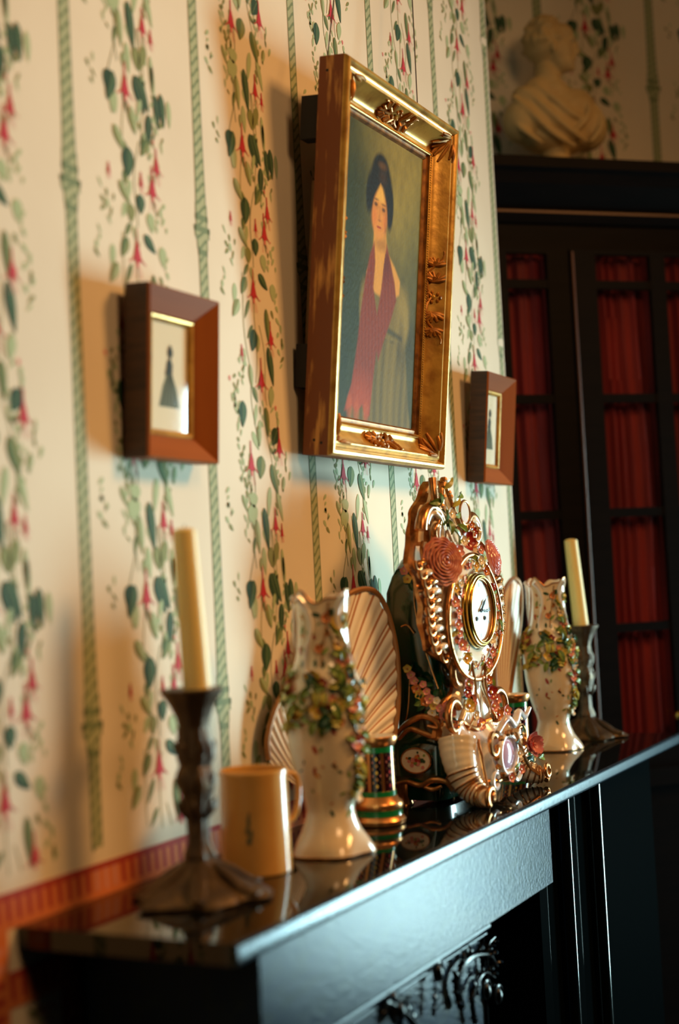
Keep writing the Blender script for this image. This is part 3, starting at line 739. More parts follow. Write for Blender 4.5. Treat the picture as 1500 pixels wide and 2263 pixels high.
# ------------------------------------------------------------ candlesticks
def candlestick(label):
    root = empty('candlestick', (.123, 1.355, SZ), label, 'candlestick', 'bronze candlesticks at the two ends of the shelf')
    c = V(.123, 1.355, SZ)
    mb = MB()
    pr = [(0, .070), (.004, .074), (.008, .070), (.014, .058), (.022, .042), (.034, .027), (.044, .017), (.048, .018), (.054, .0155), (.062, .0125), (.085, .0125), (.10, .014), (.118, .018), (.128, .022), (.137, .021), (.147, .0175), (.156, .021), (.168, .0215), (.18, .018), (.19, .0175)]
    mb.lathe(pr, c, 'bronze', 60, mod=lambda a, z: 1+(.10*math.sin(6*a)+.05*math.sin(13*a+z*90))*(1 if z < .03 else .55)+.05*math.sin(3*a+z*120))
    mb.build('stem', root)
    mb = MB(); mb.lathe([(.188, .0165), (.20, .019), (.212, .024), (.222, .030), (.228, .034), (.232, .0355), (.2335, .034), (.2325, .014)], c, 'bronze', 48, mod=lambda a, z: 1+.03*math.sin(9*a))
    mb.build('drip_pan', root)
    mb = MB()
    for k in range(6):
        a = 2*PI*k/6; d = V(math.cos(a), math.sin(a), 0)
        P0 = [c+d*.020+V(0, 0, .040), c+d*.040+V(0, 0, .027), c+d*.062+V(0, 0, .012), c+d*.076+V(0, 0, .010)]
        mb.tube(curve(P0, 12), taper(12, .004, .005, .016), 'bronze', 10, flat=.45)
        for h in (.10, .128, .165):
            a2 = a+h*9; d2 = V(math.cos(a2), math.sin(a2), 0)
            mb.tube(curve([c+d2*.012+V(0, 0, h-.012), c+d2*.020+V(0, 0, h), c+d2*.023+V(0, 0, h+.010)], 8), taper(8, .002, .0015, .009), 'bronze', 8, flat=.6)
    mb.build('leaf_casting', root)
    return root
def candle(base, tilt, label, H=.178):
    mb = MB(); dx, dy = tilt; pts = []; rr = []
    for i in range(12):
        t = i/11; pts.append(V(base[0]+dx*t, base[1]+dy*t, base[2]+H*t)); rr.append(lerp(.0160, .0135, t))
    pts.append(pts[-1]+V(0, 0, .0025)); rr.append(.010); pts.append(pts[-1]+V(0, 0, .0012)); rr.append(.004)
    mb.tube(pts, rr, 'wax', 24, up=V(1, 0, 0))
    o = mb.thing('candle', label, 'candle', V(*base), 'cream candles in the candlesticks')
    mb = MB(); mb.tube([pts[-1], pts[-1]+V(.0004, 0, .004)], .0006, 'black', 6); mb.build('wick', o)
cs = candlestick('tarnished bronze candlestick with leafy foot at the near left end of the shelf')
cs2 = copy_tree(cs); cs2.location = (.100, 2.875, SZ); cs2['label'] = 'tarnished bronze candlestick at the far right end of the shelf, before the bookcase'
candle((.128, 1.358, SZ+.2326), (-.006, -.003), 'cream candle in the near left candlestick, in front of the wallpaper')
candle((.100, 2.875, SZ+.2326), (-.010, -.004), 'cream candle in the far candlestick, against the red curtained bookcase')

# ------------------------------------------------------------ ivory mug
c = V(.111, 1.500, SZ); mb = MB()
mb.lathe([(0, .0405), (.002, .0425), (.006, .0425), (.115, .0412), (.119, .0424), (.1225, .0420), (.124, .0400), (.1225, .0382), (.115, .0380), (.012, .0380), (.010, .001)], c, 'ivory', 56, caps=False)
mb.lathe([(0, .0405), (.0002, .0005)], c, 'ivory', 56)
mug = mb.thing('ivory_mug', 'plain ivory coloured mug between the near candlestick and the near vase', 'mug', c)
mb = MB(); d = V(.62, .785, 0)
mb.tube(curve([c+d*.039+V(0, 0, .112), c+d*.052+V(0, 0, .113), c+d*.0585+V(0, 0, .098), c+d*.056+V(0, 0, .072), c+d*.048+V(0, 0, .058), c+d*.039+V(0, 0, .056)], 24), .0052, 'ivory', 12, flat=.7)
mb.build('handle', mug)
mb = MB()
def onc(a, z, r=.0424): return c+V(r*math.cos(a), r*math.sin(a), z)
a0 = -1.22
for k, (da, z, wz, wa) in enumerate([(0, .066, .016, .05), (-.05, .056, .010, .05), (.06, .052, .012, .05), (0, .044, .010, .08), (.02, .074, .008, .03)]):
    mb.poly([onc(a0+da+wa*math.cos(q*PI/4), z+wz*.5*math.sin(q*PI/4), .0431) for q in range(8)], 'ink2')
mb.build('printed_motif', mug, False)

# ------------------------------------------------------------ flower and leaf meshes shared by the porcelains
def blossom(name, petal, heart, n=5, cup=.35, layers=1):
    mb = MB()
    for ly in range(layers):
        for k in range(n):
            a = 2*PI*k/n+ly*PI/n; s = 1-.3*ly; rows = []
            for i in range(5):
                t = i/4; r = .12+.88*t*s; wv = (math.sin(PI*(t*.82+.12)))*.55*s
                z = cup*t*t*s*(1+.5*ly)+.15*ly
                row = []
                for j in range(4):
                    q = (j/3-.5)*2
                    row.append(V(r*math.cos(a)-q*wv*math.sin(a), r*math.sin(a)+q*wv*math.cos(a), z+.12*q*q+.02))
                rows.append(row)
            mb.grid(rows, petal)
            mb.grid([[p-V(0, 0, .07) for p in r_][::-1] for r_ in rows], petal)
    mb.ball(V(0, 0, .14), .24, heart, 8, sc=(1, 1, .7))
    return mb.mesh(name)
def leafmesh(name, mt):
    mb = MB(); rows = []
    for i in range(8):
        t = i/7; wv = .42*math.sin(PI*min(1, t*.95+.03))**.8*(1-.25*t); z = .25*math.sin(t*PI)-.1*t
        rows.append([V(q*wv, t*1.6, z+.18*abs(q)) for q in (-1, -.5, 0, .5, 1)])
    mb.grid(rows, mt); mb.grid([[p-V(0, 0, .08) for p in r][::-1] for r in rows], mt)
    return mb.mesh(name)
BL = {k: blossom('blossom', *v) for k, v in dict(pink=('fl_pink', 'fl_yellow'), white=('fl_white', 'fl_yellow'), yellow=('fl_yellow', 'fl_orange'), red=('fl_red', 'fl_yellow'), orange=('fl_orange', 'fl_red'), full=('fl_pink', 'fl_red', 6, .5, 2)).items()}
LF = {k: leafmesh('leaf', v) for k, v in dict(g='lf_green', d='lf_dark', y='lf_yel').items()}

# ------------------------------------------------------------ encrusted vases
VP = [(0, .050), (.003, .052), (.010, .050), (.018, .046), (.030, .0385), (.045, .0325), (.056, .0305), (.068, .033), (.082, .038), (.107, .0445), (.135, .0490), (.165, .0510), (.19, .0515), (.205, .0505), (.222, .0460), (.236, .0400), (.250, .0365), (.275, .0355), (.295, .0350), (.315, .0355), (.326, .0375), (.327, .0360), (.315, .033), (.28, .031), (.255, .031)]
def vr(z):
    for i in range(len(VP)-1):
        if VP[i][0] <= z <= VP[i+1][0]: return lerp(VP[i][1], VP[i+1][1], (z-VP[i][0])/(VP[i+1][0]-VP[i][0]+1e-9))
    return .04
def vmod(a, z):
    lob = .07*math.cos(5*(a-.4))*max(0, 1-z/.028)
    nk = .06*math.cos(4*a+.5)*max(0, min(1, (z-.235)/.03))
    return 1+lob+nk+.015*math.sin(3*a+z*20)
def vase(label):
    c = V(.148, 1.626, SZ)
    root = empty('flower_vase', c, label, 'vase', 'flower encrusted vases flanking the clock')
    mb = MB(); rr = random.Random(2)
    pr = []
    for i in range(len(VP)-1):
        for q in range(2): pr.append((lerp(VP[i][0], VP[i+1][0], q/2), lerp(VP[i][1], VP[i+1][1], q/2)))
    pr.append(VP[-1])
    def zm(a, z):
        k = max(0, (z-.285)/.042); return k*(.007*math.cos(4*a+.9)+.004*math.cos(7*a))+(-.004*max(0, 1-z/.012)*0)
    mb.lathe(pr, c, 'porcelain', 72, mod=vmod, caps=False, zmod=zm)
    mb.lathe([(0, .049), (.0003, .0005)], c, 'porcelain', 72, mod=lambda a, z: vmod(a, 0))
    body = mb.build('body', root)
    mb = MB()
    mb.tube([c+V(.0375*vmod(a, .326)*math.cos(a), .0375*vmod(a, .326)*math.sin(a), .3265+zm(a, .326)) for a in [2*PI*k/72 for k in range(73)]], .0013, 'gold_soft', 7)
    for sgn, a in ((1, -.95), (1, .6), (1, 2.2), (1, -2.5)):
        mb.tube([c+V((vr(z)*vmod(a, z)+.0006)*math.cos(a+.25*math.sin(z*22)), (vr(z)*vmod(a, z)+.0006)*math.sin(a+.25*math.sin(z*22)), z) for z in [.24+.08*i/14 for i in range(15)]], .0014, 'gold_soft', 6)
    mb.tube([c+V(.0524*vmod(a, .003)*math.cos(a), .0524*vmod(a, .003)*math.sin(a), .0028) for a in [2*PI*k/72 for k in range(73)]], .0011, 'gold_soft', 6)
    mb.build('gilding', root)
    # painted sprigs on the body
    mb = MB()
    for k in range(90):
        a = rr.uniform(-2.6, 1.2); z = rr.uniform(.05, .31); s = rr.uniform(.0015, .0042); r = vr(z)*vmod(a, z)+.0007
        mt = rr.choice(('fl_orange', 'lf_dark', 'fl_red', 'lf_green', 'gold_soft'))
        ph = rr.uniform(0, 3)
        pts = []
        for q in range(8):
            t = q*PI/4; dx = 1.6*s*math.cos(t); dz = .7*s*math.sin(t); X = dx*math.cos(ph)-dz*math.sin(ph); Z = dx*math.sin(ph)+dz*math.cos(ph)
            aa = a+X/r; zz = z+Z; r2 = vr(zz)*vmod(aa, zz)+.0006
            pts.append(c+V(r2*math.cos(aa), r2*math.sin(aa), zz))
        mb.poly(pts, mt)
    mb.build('painted_sprigs', root, False)
    # raised curling ridges on the neck
    for a0_, a1_, sw in ((-1.75, -1.45, .25), (-.35, -.15, -.25), (1.4, 1.6, .2), (2.9, 3.2, .2)):
        mb = MB(); L_ = []
        for i in range(25):
            t = i/24; z = lerp(.328, .232, t); a = lerp(a0_, a1_, t)+sw*math.sin(t*PI*1.6)*.8; r = (vr(z)+.0012+.003*max(0, 1-t*6))*vmod(a, z)
            L_.append(c+V(r*math.cos(a), r*math.sin(a), z))
        mb.tube(L_, taper(24, .0046, .0022), 'porc_white', 9); mb.build('neck_ridge', root)
    def put(kind, key, a, z, s, out=.0):
        r = vr(z)*vmod(a, z)+out; p = c+V(r*math.cos(a), r*math.sin(a), z)
        n = V(math.cos(a), math.sin(a), .15)
        if kind == 'b': inst('blossom', BL[key], root, p, n, s, rr.uniform(0, 6))
        else: inst('leaf', LF[key], root, p+n*.001, n, s, rr.uniform(0, 6))
    F = rr.choice
    for k in range(24):      # trail down the right side from the lip to the foot
        t = k/23; a = lerp(-.55, .0, t)+rr.uniform(-.15, .15); z = lerp(.295, .075, t)
        put('b', F(('white', 'pink', 'yellow', 'white', 'white', 'pink')), a, z, rr.uniform(.0075, .0115))
        put('l', F('gyg'), a+rr.uniform(-.3, .2), z-.006, rr.uniform(.010, .015)); 
    for k in range(26):      # garland across the shoulder
        t = k/25; a = lerp(-.1, -3.0, t); z = .222-.016*math.sin(t*PI)+rr.uniform(-.028, .022)
        put('b', F(('pink', 'white', 'yellow', 'white', 'red', 'pink', 'yellow')), a, z, rr.uniform(.0075, .0115))
        put('l', F('gyd'), a+rr.uniform(-.2, .2), z+rr.uniform(-.012, .012), rr.uniform(.011, .016)); put('l', F('gy'), a+rr.uniform(-.2, .2), z-.012, rr.uniform(.010, .015))
    for k in range(7):
        put('b', F(('white', 'orange', 'pink')), rr.uniform(-1.2, .3), rr.uniform(.17, .205), rr.uniform(.005, .008)); put('l', F('gdy'), rr.uniform(-1.2, .2), rr.uniform(.16, .22), .011)
    for a, z in ((-.9, .30), (-.5, .285), (-.15, .300), (-.35, .27), (-1.2, .262)):
        put('b', F(('orange', 'white', 'red')), a, z, .0062); put('l', 'g', a+.1, z-.008, .008)
    return root
v1 = vase('white porcelain vase covered in small flowers, standing beside the ivory mug')
v2 = copy_tree(v1); v2.location = (.094, 2.682, SZ); v2['label'] = 'white porcelain vase covered in small flowers, beyond the clock by the far candlestick'

# ------------------------------------------------------------ spill vases
def spill(label):
    c = V(.114, 1.838, SZ)
    root = empty('spill_vase', c, label, 'vase', 'gilt banded spill vases beside the clock')
    pr = [(0, .035), (.002, .0375), (.007, .0385), (.011, .036), (.013, .034), (.0135, .0345), (.022, .0338), (.0225, .034), (.027, .0355), (.032, .034), (.035, .030), (.040, .0275), (.0405, .0266), (.048, .0264), (.0482, .0258), (.102, .0252), (.1022, .0256), (.110, .0258), (.1102, .0262), (.113, .028), (.118, .0305), (.122, .0315), (.1245, .0305), (.1245, .0285), (.118, .026), (.06, .023), (.058, .0005)]
    zz = [p[0] for p in pr]
    def fm(i, j):
        z = (zz[i]+zz[i+1])/2
        if .0135 < z < .022 and i < 7: return 'green_band'
        if (.0405 < z < .048 or .1022 < z < .110) and i < 19: return 'green_band'
        if .0482 < z < .102 and i < 17: return 'gold_bright' if j % 9 in (0, 8) else ('maroon' if (j//9) % 2 else 'navy')
        if i > 22: return 'porcelain'
        return 'gold_bright'
    mb = MB(); mb.lathe(pr, c, 'gold_bright', 72, caps=False, fm=fm); mb.build('body', root)
    mb = MB()
    for k in range(8):
        a = 2*PI*(k*9+5)/72; r = .0264
        for q in range(5):
            z = .056+q*.0095; w = .09; h = .0034
            mb.poly([c+V(r*math.cos(a+w*math.cos(t)), r*math.sin(a+w*math.cos(t)), z+h*math.sin(t)) for t in [j*PI/2 for j in range(4)]], 'gold_bright' if q % 2 else ('fl_red' if k % 2 else 'fl_yellow'))
            for sg in (-1, 1):
                mb.poly([c+V(r*math.cos(a+sg*.2+.03*math.cos(t)), r*math.sin(a+sg*.2+.03*math.cos(t)), z+.005+.0022*math.sin(t)) for t in [j*PI/3 for j in range(6)]], 'fl_pink' if q % 2 else 'gold_bright')
    mb.build('enamel_panels', root, False)
    return root
s1 = spill('small gold and green banded spill vase just behind the near flower vase')
s2 = copy_tree(s1); s2.location = (.080, 2.500, SZ); s2['label'] = 'small gold and green banded spill vase half hidden behind the foot of the clock'

# ------------------------------------------------------------ pleated fans
def fan(name, label, org, tdir, outline, hinge, ribs, lean=.10):
    """outline in (t along tdir, z above shelf); ribs fan out of the hinge"""
    tdir = Vector(tdir).normalized(); nr = tdir.cross(V(0, 0, 1)); org = Vector(org)
    root = empty(name, org, label, 'fan', 'pleated fans standing behind the vases')
    OUT = curve([V(a, b, 0) for a, b in outline], 120); hx, hz = hinge
    # measure outline radius by angle
    ang = [math.atan2(p.y-hz, p.x-hx) for p in OUT]; rad = [math.hypot(p.y-hz, p.x-hx) for p in OUT]
    a0, a1 = ang[0], ang[-1]; n = ribs*8
    def rr(a):
        best = 0
        for i in range(len(ang)-1):
            lo, hi = sorted((ang[i], ang[i+1]))
            if lo <= a <= hi: best = max(best, lerp(rad[i], rad[i+1], (a-ang[i])/((ang[i+1]-ang[i]) or 1e-9)))
        return best or rad[-1]
    def P3(x, z, off): return org+tdir*x+V(0, 0, z)+nr*(off-lean*0)
    rows = []
    for j in range(n+1):
        a = lerp(a0, a1, j/n); R_ = rr(a); ph = j/8*2*PI; row = []
        for i in range(14):
            t = i/13; r = R_*t*.985; sw = .10*math.sin(t*PI)*1  # a gentle sweep of the ribs
            aa = a+sw*.4; row.append(P3(hx+r*math.cos(aa), hz+r*math.sin(aa), (.0004+.0016*t)*math.cos(ph)))
        rows.append(row)
    mb = MB(); mb.grid(rows, 'fan_cream', fm=lambda j, i: 'fan_brown' if j % 8 == 2 or j % 24 == 4 else 'fan_cream'); mb.build('pleated_leaf', root)
    mb = MB(); L = []
    for j in range(0, n+1, 2):
        a = lerp(a0, a1, j/n); R_ = rr(a); L.append(P3(hx+R_*math.cos(a), hz+R_*math.sin(a), .001))
    mb.tube(L, .0042, 'fan_rim', 8); mb.build('rim', root)
    mb = MB(); mb.tube([P3(hx, hz+.02, .002), P3(hx, hz-.006, .004), P3(hx*.9, .001, .006)], [.006, .005, .006], 'fan_rim', 10)
    mb.lathe([(0, .018), (.003, .019), (.005, .015), (.008, .006)], P3(hx*.9, 0, .006), 'fan_rim', 24); mb.build('handle', root)
    return root
F0 = V(.058, 1.840, SZ); ft = V(.075, .275, 0).normalized(); fn = ft.cross(V(0, 0, 1))
def onfan(u, v, o, n):
    d = ray(u, v); t = ((o-CAM).dot(n))/d.dot(n); p = CAM+d*t; return p
def fo(lst, o, td):
    n = td.cross(V(0, 0, 1)); out = []
    for u, v in lst: p = onfan(u, v, o, n); out.append(((p-o).dot(td), p.z-o.z))
    return out
pts = fo([(868, 1640), (878, 1560), (878, 1470), (868, 1400), (850, 1340), (828, 1308), (800, 1302), (765, 1315), (730, 1345), (695, 1395), (652, 1480), (610, 1560), (590, 1630), (592, 1680)], F0, ft)
hg = fo([(690, 1765)], F0, ft)[0]
fan('pleated_fan', 'large cream pleated fan with brown rim, standing behind the near vase', F0, ft, pts, hg, 24)
F1 = V(.034, 2.43, SZ); ft1 = V(-.02, 1, 0).normalized()
pts = fo([(1122, 1560), (1138, 1450), (1148, 1380), (1151, 1320), (1146, 1288), (1134, 1278), (1120, 1292), (1106, 1325), (1094, 1400), (1092, 1480), (1098, 1560)], F1, ft1)
hg = fo([(1110, 1600)], F1, ft1)[0]
fan('pleated_fan', 'narrow looking cream pleated fan with brown rim, between the clock and the far vase', F1, ft1, pts, hg, 12)

# ------------------------------------------------------------ the clock
CL = V(.12, 2.10, SZ)
ck = empty('mantel_clock', CL, 'ornate green and gold porcelain clock encrusted with flowers, in the middle of the shelf', 'clock')
rr = random.Random(11)
YC = 2.10
# body: dark green, swelling and waisted
lev = [(.006, .092, .066, .144), (.030, .098, .060, .150), (.034, .104, .056, .156), (.085, .104, .056, .156), (.095, .100, .056, .156), (.110, .086, .060, .150), (.140, .080, .060, .148), (.180, .086, .060, .150),
       (.230, .098, .058, .150), (.280, .104, .056, .150), (.325, .102, .058, .150), (.350, .090, .064, .148), (.375, .066, .072, .144), (.392, .036, .085, .136), (.398, .006, .10, .125)]
rows = []
for z, hw, xb, xf in lev:
    row = []; xm, dx = (xb+xf)/2, (xf-xb)/2
    for k in range(40):
        a = 2*PI*k/40; e = .35
        cx_, sy_ = math.cos(a), math.sin(a)
        row.append(V(xm+dx*math.copysign(abs(cx_)**e, cx_), YC+hw*math.copysign(abs(sy_)**e, sy_), SZ+z))
    rows.append(row)
mb = MB(); b = len(mb.v); mb.grid(rows, 'porc_green', close_u=True); mb.f.append(tuple(range(40))[::-1]); mb.m.append(0); mb.f.append(tuple(range(14*40, 15*40))); mb.m.append(0)
body = mb.build('clock_body', ck)
# gilt lines and scrolls on the green sides
def sd(u, v, dy=0, yy=None): return aty(u, v, (yy if yy else 1.996)+dy)
for sg in (0, 1):
    mb = MB()
    def S(p): q = Vector(p); return q if sg == 0 else V(q.x, 2*YC-q.y, q.z)
    for ctrl, r in [([(914, 1290), (916, 1340), (928, 1400), (950, 1470), (968, 1522)], .0011), ([(905, 1500), (902, 1560), (893, 1600), (872, 1622)], .0011),
                    ([(886, 1385), (900, 1382), (915, 1400)], .0015)]:
        mb.tube([S(p) for p in curve([sd(*q, -.001) for q in ctrl], 20)], r, 'gold_soft', 7)
    # rococo scrolls above and below the base panel
    for ctrl, r in [([(872, 1628), (895, 1602), (930, 1584), (960, 1592), (968, 1608), (945, 1604)], .0042), ([(880, 1634), (905, 1612), (940, 1622), (975, 1634), (1000, 1625)], .0040),
                    ([(878, 1732), (900, 1728), (930, 1736), (955, 1724), (985, 1728), (1000, 1748)], .0040), ([(930, 1736), (955, 1745), (975, 1738)], .003)]:
        C_ = [S(p) for p in curve([sd(*q, -.010) for q in ctrl], 24)]
        mb.tube(C_, taper(24, r*.7, r*.7, r*1.6), 'gold_soft', 9)
    mb.build('gilt_scrollwork', body)
mb = MB()
cc = sd(919, 1681, -.0035); n = 28
mb.poly([cc+V(.024*math.cos(2*PI*k/n), -.0010, .0185*math.sin(2*PI*k/n)) for k in range(n)], 'porcelain')
mb.tube([cc+V(.0245*math.cos(2*PI*k/n), -.0012, .019*math.sin(2*PI*k/n)) for k in range(n+1)], .0012, 'gold_soft', 6)
for k in range(26):
    a = rr.uniform(0, 6.28); q = rr.uniform(0, .75); s = rr.uniform(.0018, .004); p = cc+V(.024*q*math.cos(a), -.0014-k*.00002, .0185*q*math.sin(a))
    mb.poly([p+V(s*math.cos(t), 0, s*math.sin(t)) for t in [j*PI/3 for j in range(6)]], rr.choice(('fl_pink', 'fl_red', 'lf_green', 'lf_dark', 'fl_orange')))
mb.build('flower_cartouche', body, False)
# carved front: cream and gold, outline mirrored about the centre
AZ = [(.105, .118), (.125, .112), (.150, .088), (.172, .062), (.195, .058), (.215, .080), (.235, .128), (.26, .146), (.29, .150), (.32, .148), (.345, .152), (.365, .160), (.39, .146), (.41, .118), (.430, .098), (.450, .078), (.470, .045), (.490, .030), (.500, .012)]
def hw(z):
    for i in range(len(AZ)-1):
        if AZ[i][0] <= z <= AZ[i+1][0]: return lerp(AZ[i][1], AZ[i+1][1], (z-AZ[i][0])/(AZ[i+1][0]-AZ[i][0]))
    return AZ[0][1] if z < AZ[0][0] else AZ[-1][1]
def xf(z): return .166 if z < .33 else lerp(.166, .128, min(1, (z-.33)/.12))
mb = MB(); rows = []; nz, ny = 60, 40
for i in range(nz+1):
    z = lerp(.105, .500, i/nz); h = hw(z)*(1+.03*math.sin(z*140)); row = []
    for j in range(ny+1):
        q = j/ny*2-1; x = xf(z)-.020*abs(q)**3+.0025*math.sin(q*14)*math.sin(z*60)
        row.append(V(x, YC+h*q, SZ+z))
    rows.append(row)
back = [[V(xf(lerp(.105, .5, i/nz))-.027, p.y, p.z) for p in r] for i, r in enumerate(rows)]
mb.grid(rows, 'porcelain', fm=lambda i, j: 'gold_soft' if (i > 43 and (j+i//3) % 4 < 2) or abs(j-ny/2) > ny/2-2 else 'porcelain'); mb.grid([r[::-1] for r in back], 'porcelain')
mb.grid([[r[0] for r in rows], [r[0] for r in back]], 'gold_soft'); mb.grid([[r[-1] for r in back], [r[-1] for r in rows]], 'gold_soft')
mb.grid([[p for p in back[0]], [p for p in rows[0]]], 'gold_soft'); mb.grid([[p for p in rows[-1]], [p for p in back[-1]]], 'gold_soft')
front = mb.build('carved_front', ck)
# gilt scroll lobes laddered down both flanks
X, Yv, Z = V(1, 0, 0), V(0, 1, 0), V(0, 0, 1)
for sg in (-1, 1):
    mb = MB()
    for k in range(11):
        z = lerp(.225, .365, k/10); y = YC+sg*hw(z); x = xf(z)-.008
        cpt = V(x, y+sg*.001, SZ+z)
        mb.tube(curve([cpt+V(-.004, sg*.002, -.002), cpt+V(.005, -sg*.006, .002), cpt+V(.008, -sg*.022, .003), cpt+V(.004, -sg*.040, -.001)], 14), taper(14, .0046, .0022, .0078), 'porcelain' if k % 2 else 'gold_soft', 10)
        mb.tube(spiral(cpt+V(.002, 0, 0), Yv*-sg, Z, .0105, .0030, 2.5, 2.5+4.6, 16, X, .006), taper(16, .0032, .0020), 'gold_bright', 8)
        mb.ball(cpt+V(.008, 0, 0), .0034, 'gold_bright', 8)
    C_ = [V(xf(z)-.002, YC+sg*(hw(z)-.012), SZ+z) for z in [lerp(.215, .40, i/30) for i in range(31)]]
    mb.tube(C_, .0030, 'gold_soft', 8)
    # shoulder and waist scrolls
    mb.tube(spiral(V(.160, YC+sg*.060, SZ+.208), Yv*sg, Z, .030, .006, -1.9, 3.2, 26, X, .010), taper(26, .007, .003), 'gold_soft', 10)
    mb.tube(spiral(V(.166, YC+sg*.100, SZ+.128), Yv*sg, Z, .034, .007, 2.6, -3.0, 26, X, .008), taper(26, .007, .0035), 'gold_soft', 10)
    mb.tube(curve([V(.168, YC+sg*.052, SZ+.20), V(.170, YC+sg*.040, SZ+.17), V(.172, YC+sg*.062, SZ+.14), V(.170, YC+sg*.10, SZ+.108)], 20), taper(20, .004, .006), 'porcelain', 10)
    mb.tube(curve([V(.174, YC+sg*.030, SZ+.215), V(.176, YC+sg*.022, SZ+.17), V(.178, YC+sg*.040, SZ+.13), V(.178, YC+sg*.066, SZ+.112)], 20), .0024, 'gold_bright', 8)
    mb.build('gilt_scrolls', front)
# great scroll and crest at the top
L = atx(954, 1172, .140)
for c_, r0, rz in ((L, .042, .010), (V(L.x, 2*YC-L.y, L.z-.004), .034, .009)):
    sg = -1 if c_ is L else 1
    mb = MB(); mb.tube(spiral(c_, Yv*sg, Z, r0, .010, 0, 2*PI*1.15, 36, X, .012), taper(36, rz, .004), 'gold_soft', 12)
    mb.tube(spiral(c_+V(.004, 0, 0), Yv*sg, Z, r0*.74, .008, .3, 2*PI*1.05, 30, X, .012), taper(30, .005, .003), 'porcelain', 10)
    mb.ball(c_+V(.006, 0, 0), .012, 'porcelain', 14, sc=(.6, 1, 1.2))
    mb.build('top_scroll', front)
mb = MB(); T0 = V(.142, 2.085, SZ+.420)
n = 26; L2 = [V(.136+.006*math.sin(t*7), YC-.010+.050*math.cos(PI*(1-t))*(.8+.1*math.sin(t*21)), SZ+.425+.072*math.sin(PI*t)*(1+.07*math.sin(t*25))) for t in [i/n for i in range(n+1)]]
rows = [[lerp(V(.152, YC-.010, SZ+.425), p, q)+V(-.016*math.sin(q*PI*.8), 0, 0) for p in L2] for q in (0, .25, .5, .75, 1)]
mb.grid(rows, 'lf_dark'); mb.grid([[p-V(.004, 0, 0) for p in r][::-1] for r in rows], 'porcelain')
mb.tube(L2, .0052, 'gold_soft', 10)
for i in range(2, n, 2): mb.ball(L2[i]+V(.003, 0, 0), .0052, 'gold_bright', 8)
for i in range(4, n-2, 4): mb.tube([V(.153, YC-.010, SZ+.425), L2[i]+V(-.004, 0, 0)], .0016, 'porcelain', 6)
mb.tube(curve([V(.138, YC-.060, SZ+.500), V(.142, YC-.066, SZ+.470), V(.146, YC-.060, SZ+.440), V(.144, YC-.072, SZ+.415)], 18), taper(18, .007, .005), 'gold_soft', 10)
mb.build('shell_crest', front)
mb = MB(); q = atx(1027, 1133, .156)
n = 24; el = [q+V(0, .021*math.cos(2*PI*k/n), .0150*math.sin(2*PI*k/n)+.004*math.sin(2*PI*k/n)) for k in range(n)]
mb.poly(el, 'porc_white'); mb.tube(el+[el[0], el[1]], .0022, 'gold_bright', 8); mb.build('oval_medallion', front)
# oval gilt surround and dial
DC = V(.172, YC+.003, SZ+.291)
def ring(cn, ry, rz, r, mt, mb, n=56, flat=1, egg=0):
    mb.tube([cn+V(0, (ry*(1-egg*math.sin(2*PI*k/n)))*math.cos(2*PI*k/n), rz*math.sin(2*PI*k/n)) for k in range(n+1)], r, mt, 10, flat=flat)
mb = MB(); ring(DC+V(0, .0, -.010), .112, .098, .0040, 'gold_bright', mb, egg=.10)
rows = []
for t, x in ((0, .003), (.25, .008), (.5, .006), (.75, .003), (1, 0)):
    rows.append([DC+V(x-.002, lerp(.062, .108, t)*math.cos(2*PI*k/48), lerp(.062, .095, t)*math.sin(2*PI*k/48)-.010*t) for k in range(48)])
mb.grid(rows, 'porcelain', close_u=True)
mb.build('dial_surround', front)
mb = MB()
for z0, r, rad, mt in ((.004, .0560, .0040, 'brass'), (.010, .0545, .0036, 'brass'), (.014, .0515, .0022, 'brass'), (.010, .0490, .0022, 'gold_bright')):
    ring(DC+V(z0, 0, 0), r, r, rad, mt, mb)
bez = mb.build('dial_bezel', ck)
mb = MB(); n = 48; mb.poly([DC+V(.0085, .0488*math.cos(2*PI*k/n), .0488*math.sin(2*PI*k/n)) for k in range(n)], 'dial_white')
mb.lathe([(0, .049), (.012, .049)], (0, 0, 0), 'brass', 40); 
for p in mb.v[-80:]: x, y, z = p; p.x, p.y, p.z = DC.x-.004+z, DC.y+x, DC.z+y
dial = mb.build('dial', ck, False)
mb = MB(); X0 = DC.x+.0092
for k in range(12):     # chapter strokes standing for the numerals
    a = PI/2-k*PI/6; er, et = V(0, math.cos(a), math.sin(a)), V(0, -math.sin(a), math.cos(a)); c0 = V(X0, DC.y, DC.z)+er*.0400
    strokes = [1, 2, 3, 2, 1, 2, 3, 4, 2, 1, 2, 3][(k-1) % 12]
    for s in range(strokes):
        o_ = (s-(strokes-1)/2)*.0019
        mb.poly([c0+et*(o_-.00045)-er*.0035, c0+et*(o_+.00045)-er*.0035, c0+et*(o_+.00045)+er*.0035, c0+et*(o_-.00045)+er*.0035], 'black')
for k in range(60):
    a = k*PI/30; er, et = V(0, math.cos(a), math.sin(a)), V(0, -math.sin(a), math.cos(a)); c0 = V(X0, DC.y, DC.z)+er*.0458
    mb.poly([c0-et*.0002-er*.0009, c0+et*.0002-er*.0009, c0+et*.0002+er*.0009, c0-et*.0002+er*.0009], 'black')
mb.build('hour_markers', dial, False)
mb = MB()
for yy in (-.017, .017): ring(V(X0+.0003, DC.y+yy, DC.z-.013), .0028, .0028, .0009, 'black', mb, 16)
mb.build('winding_hole', dial)
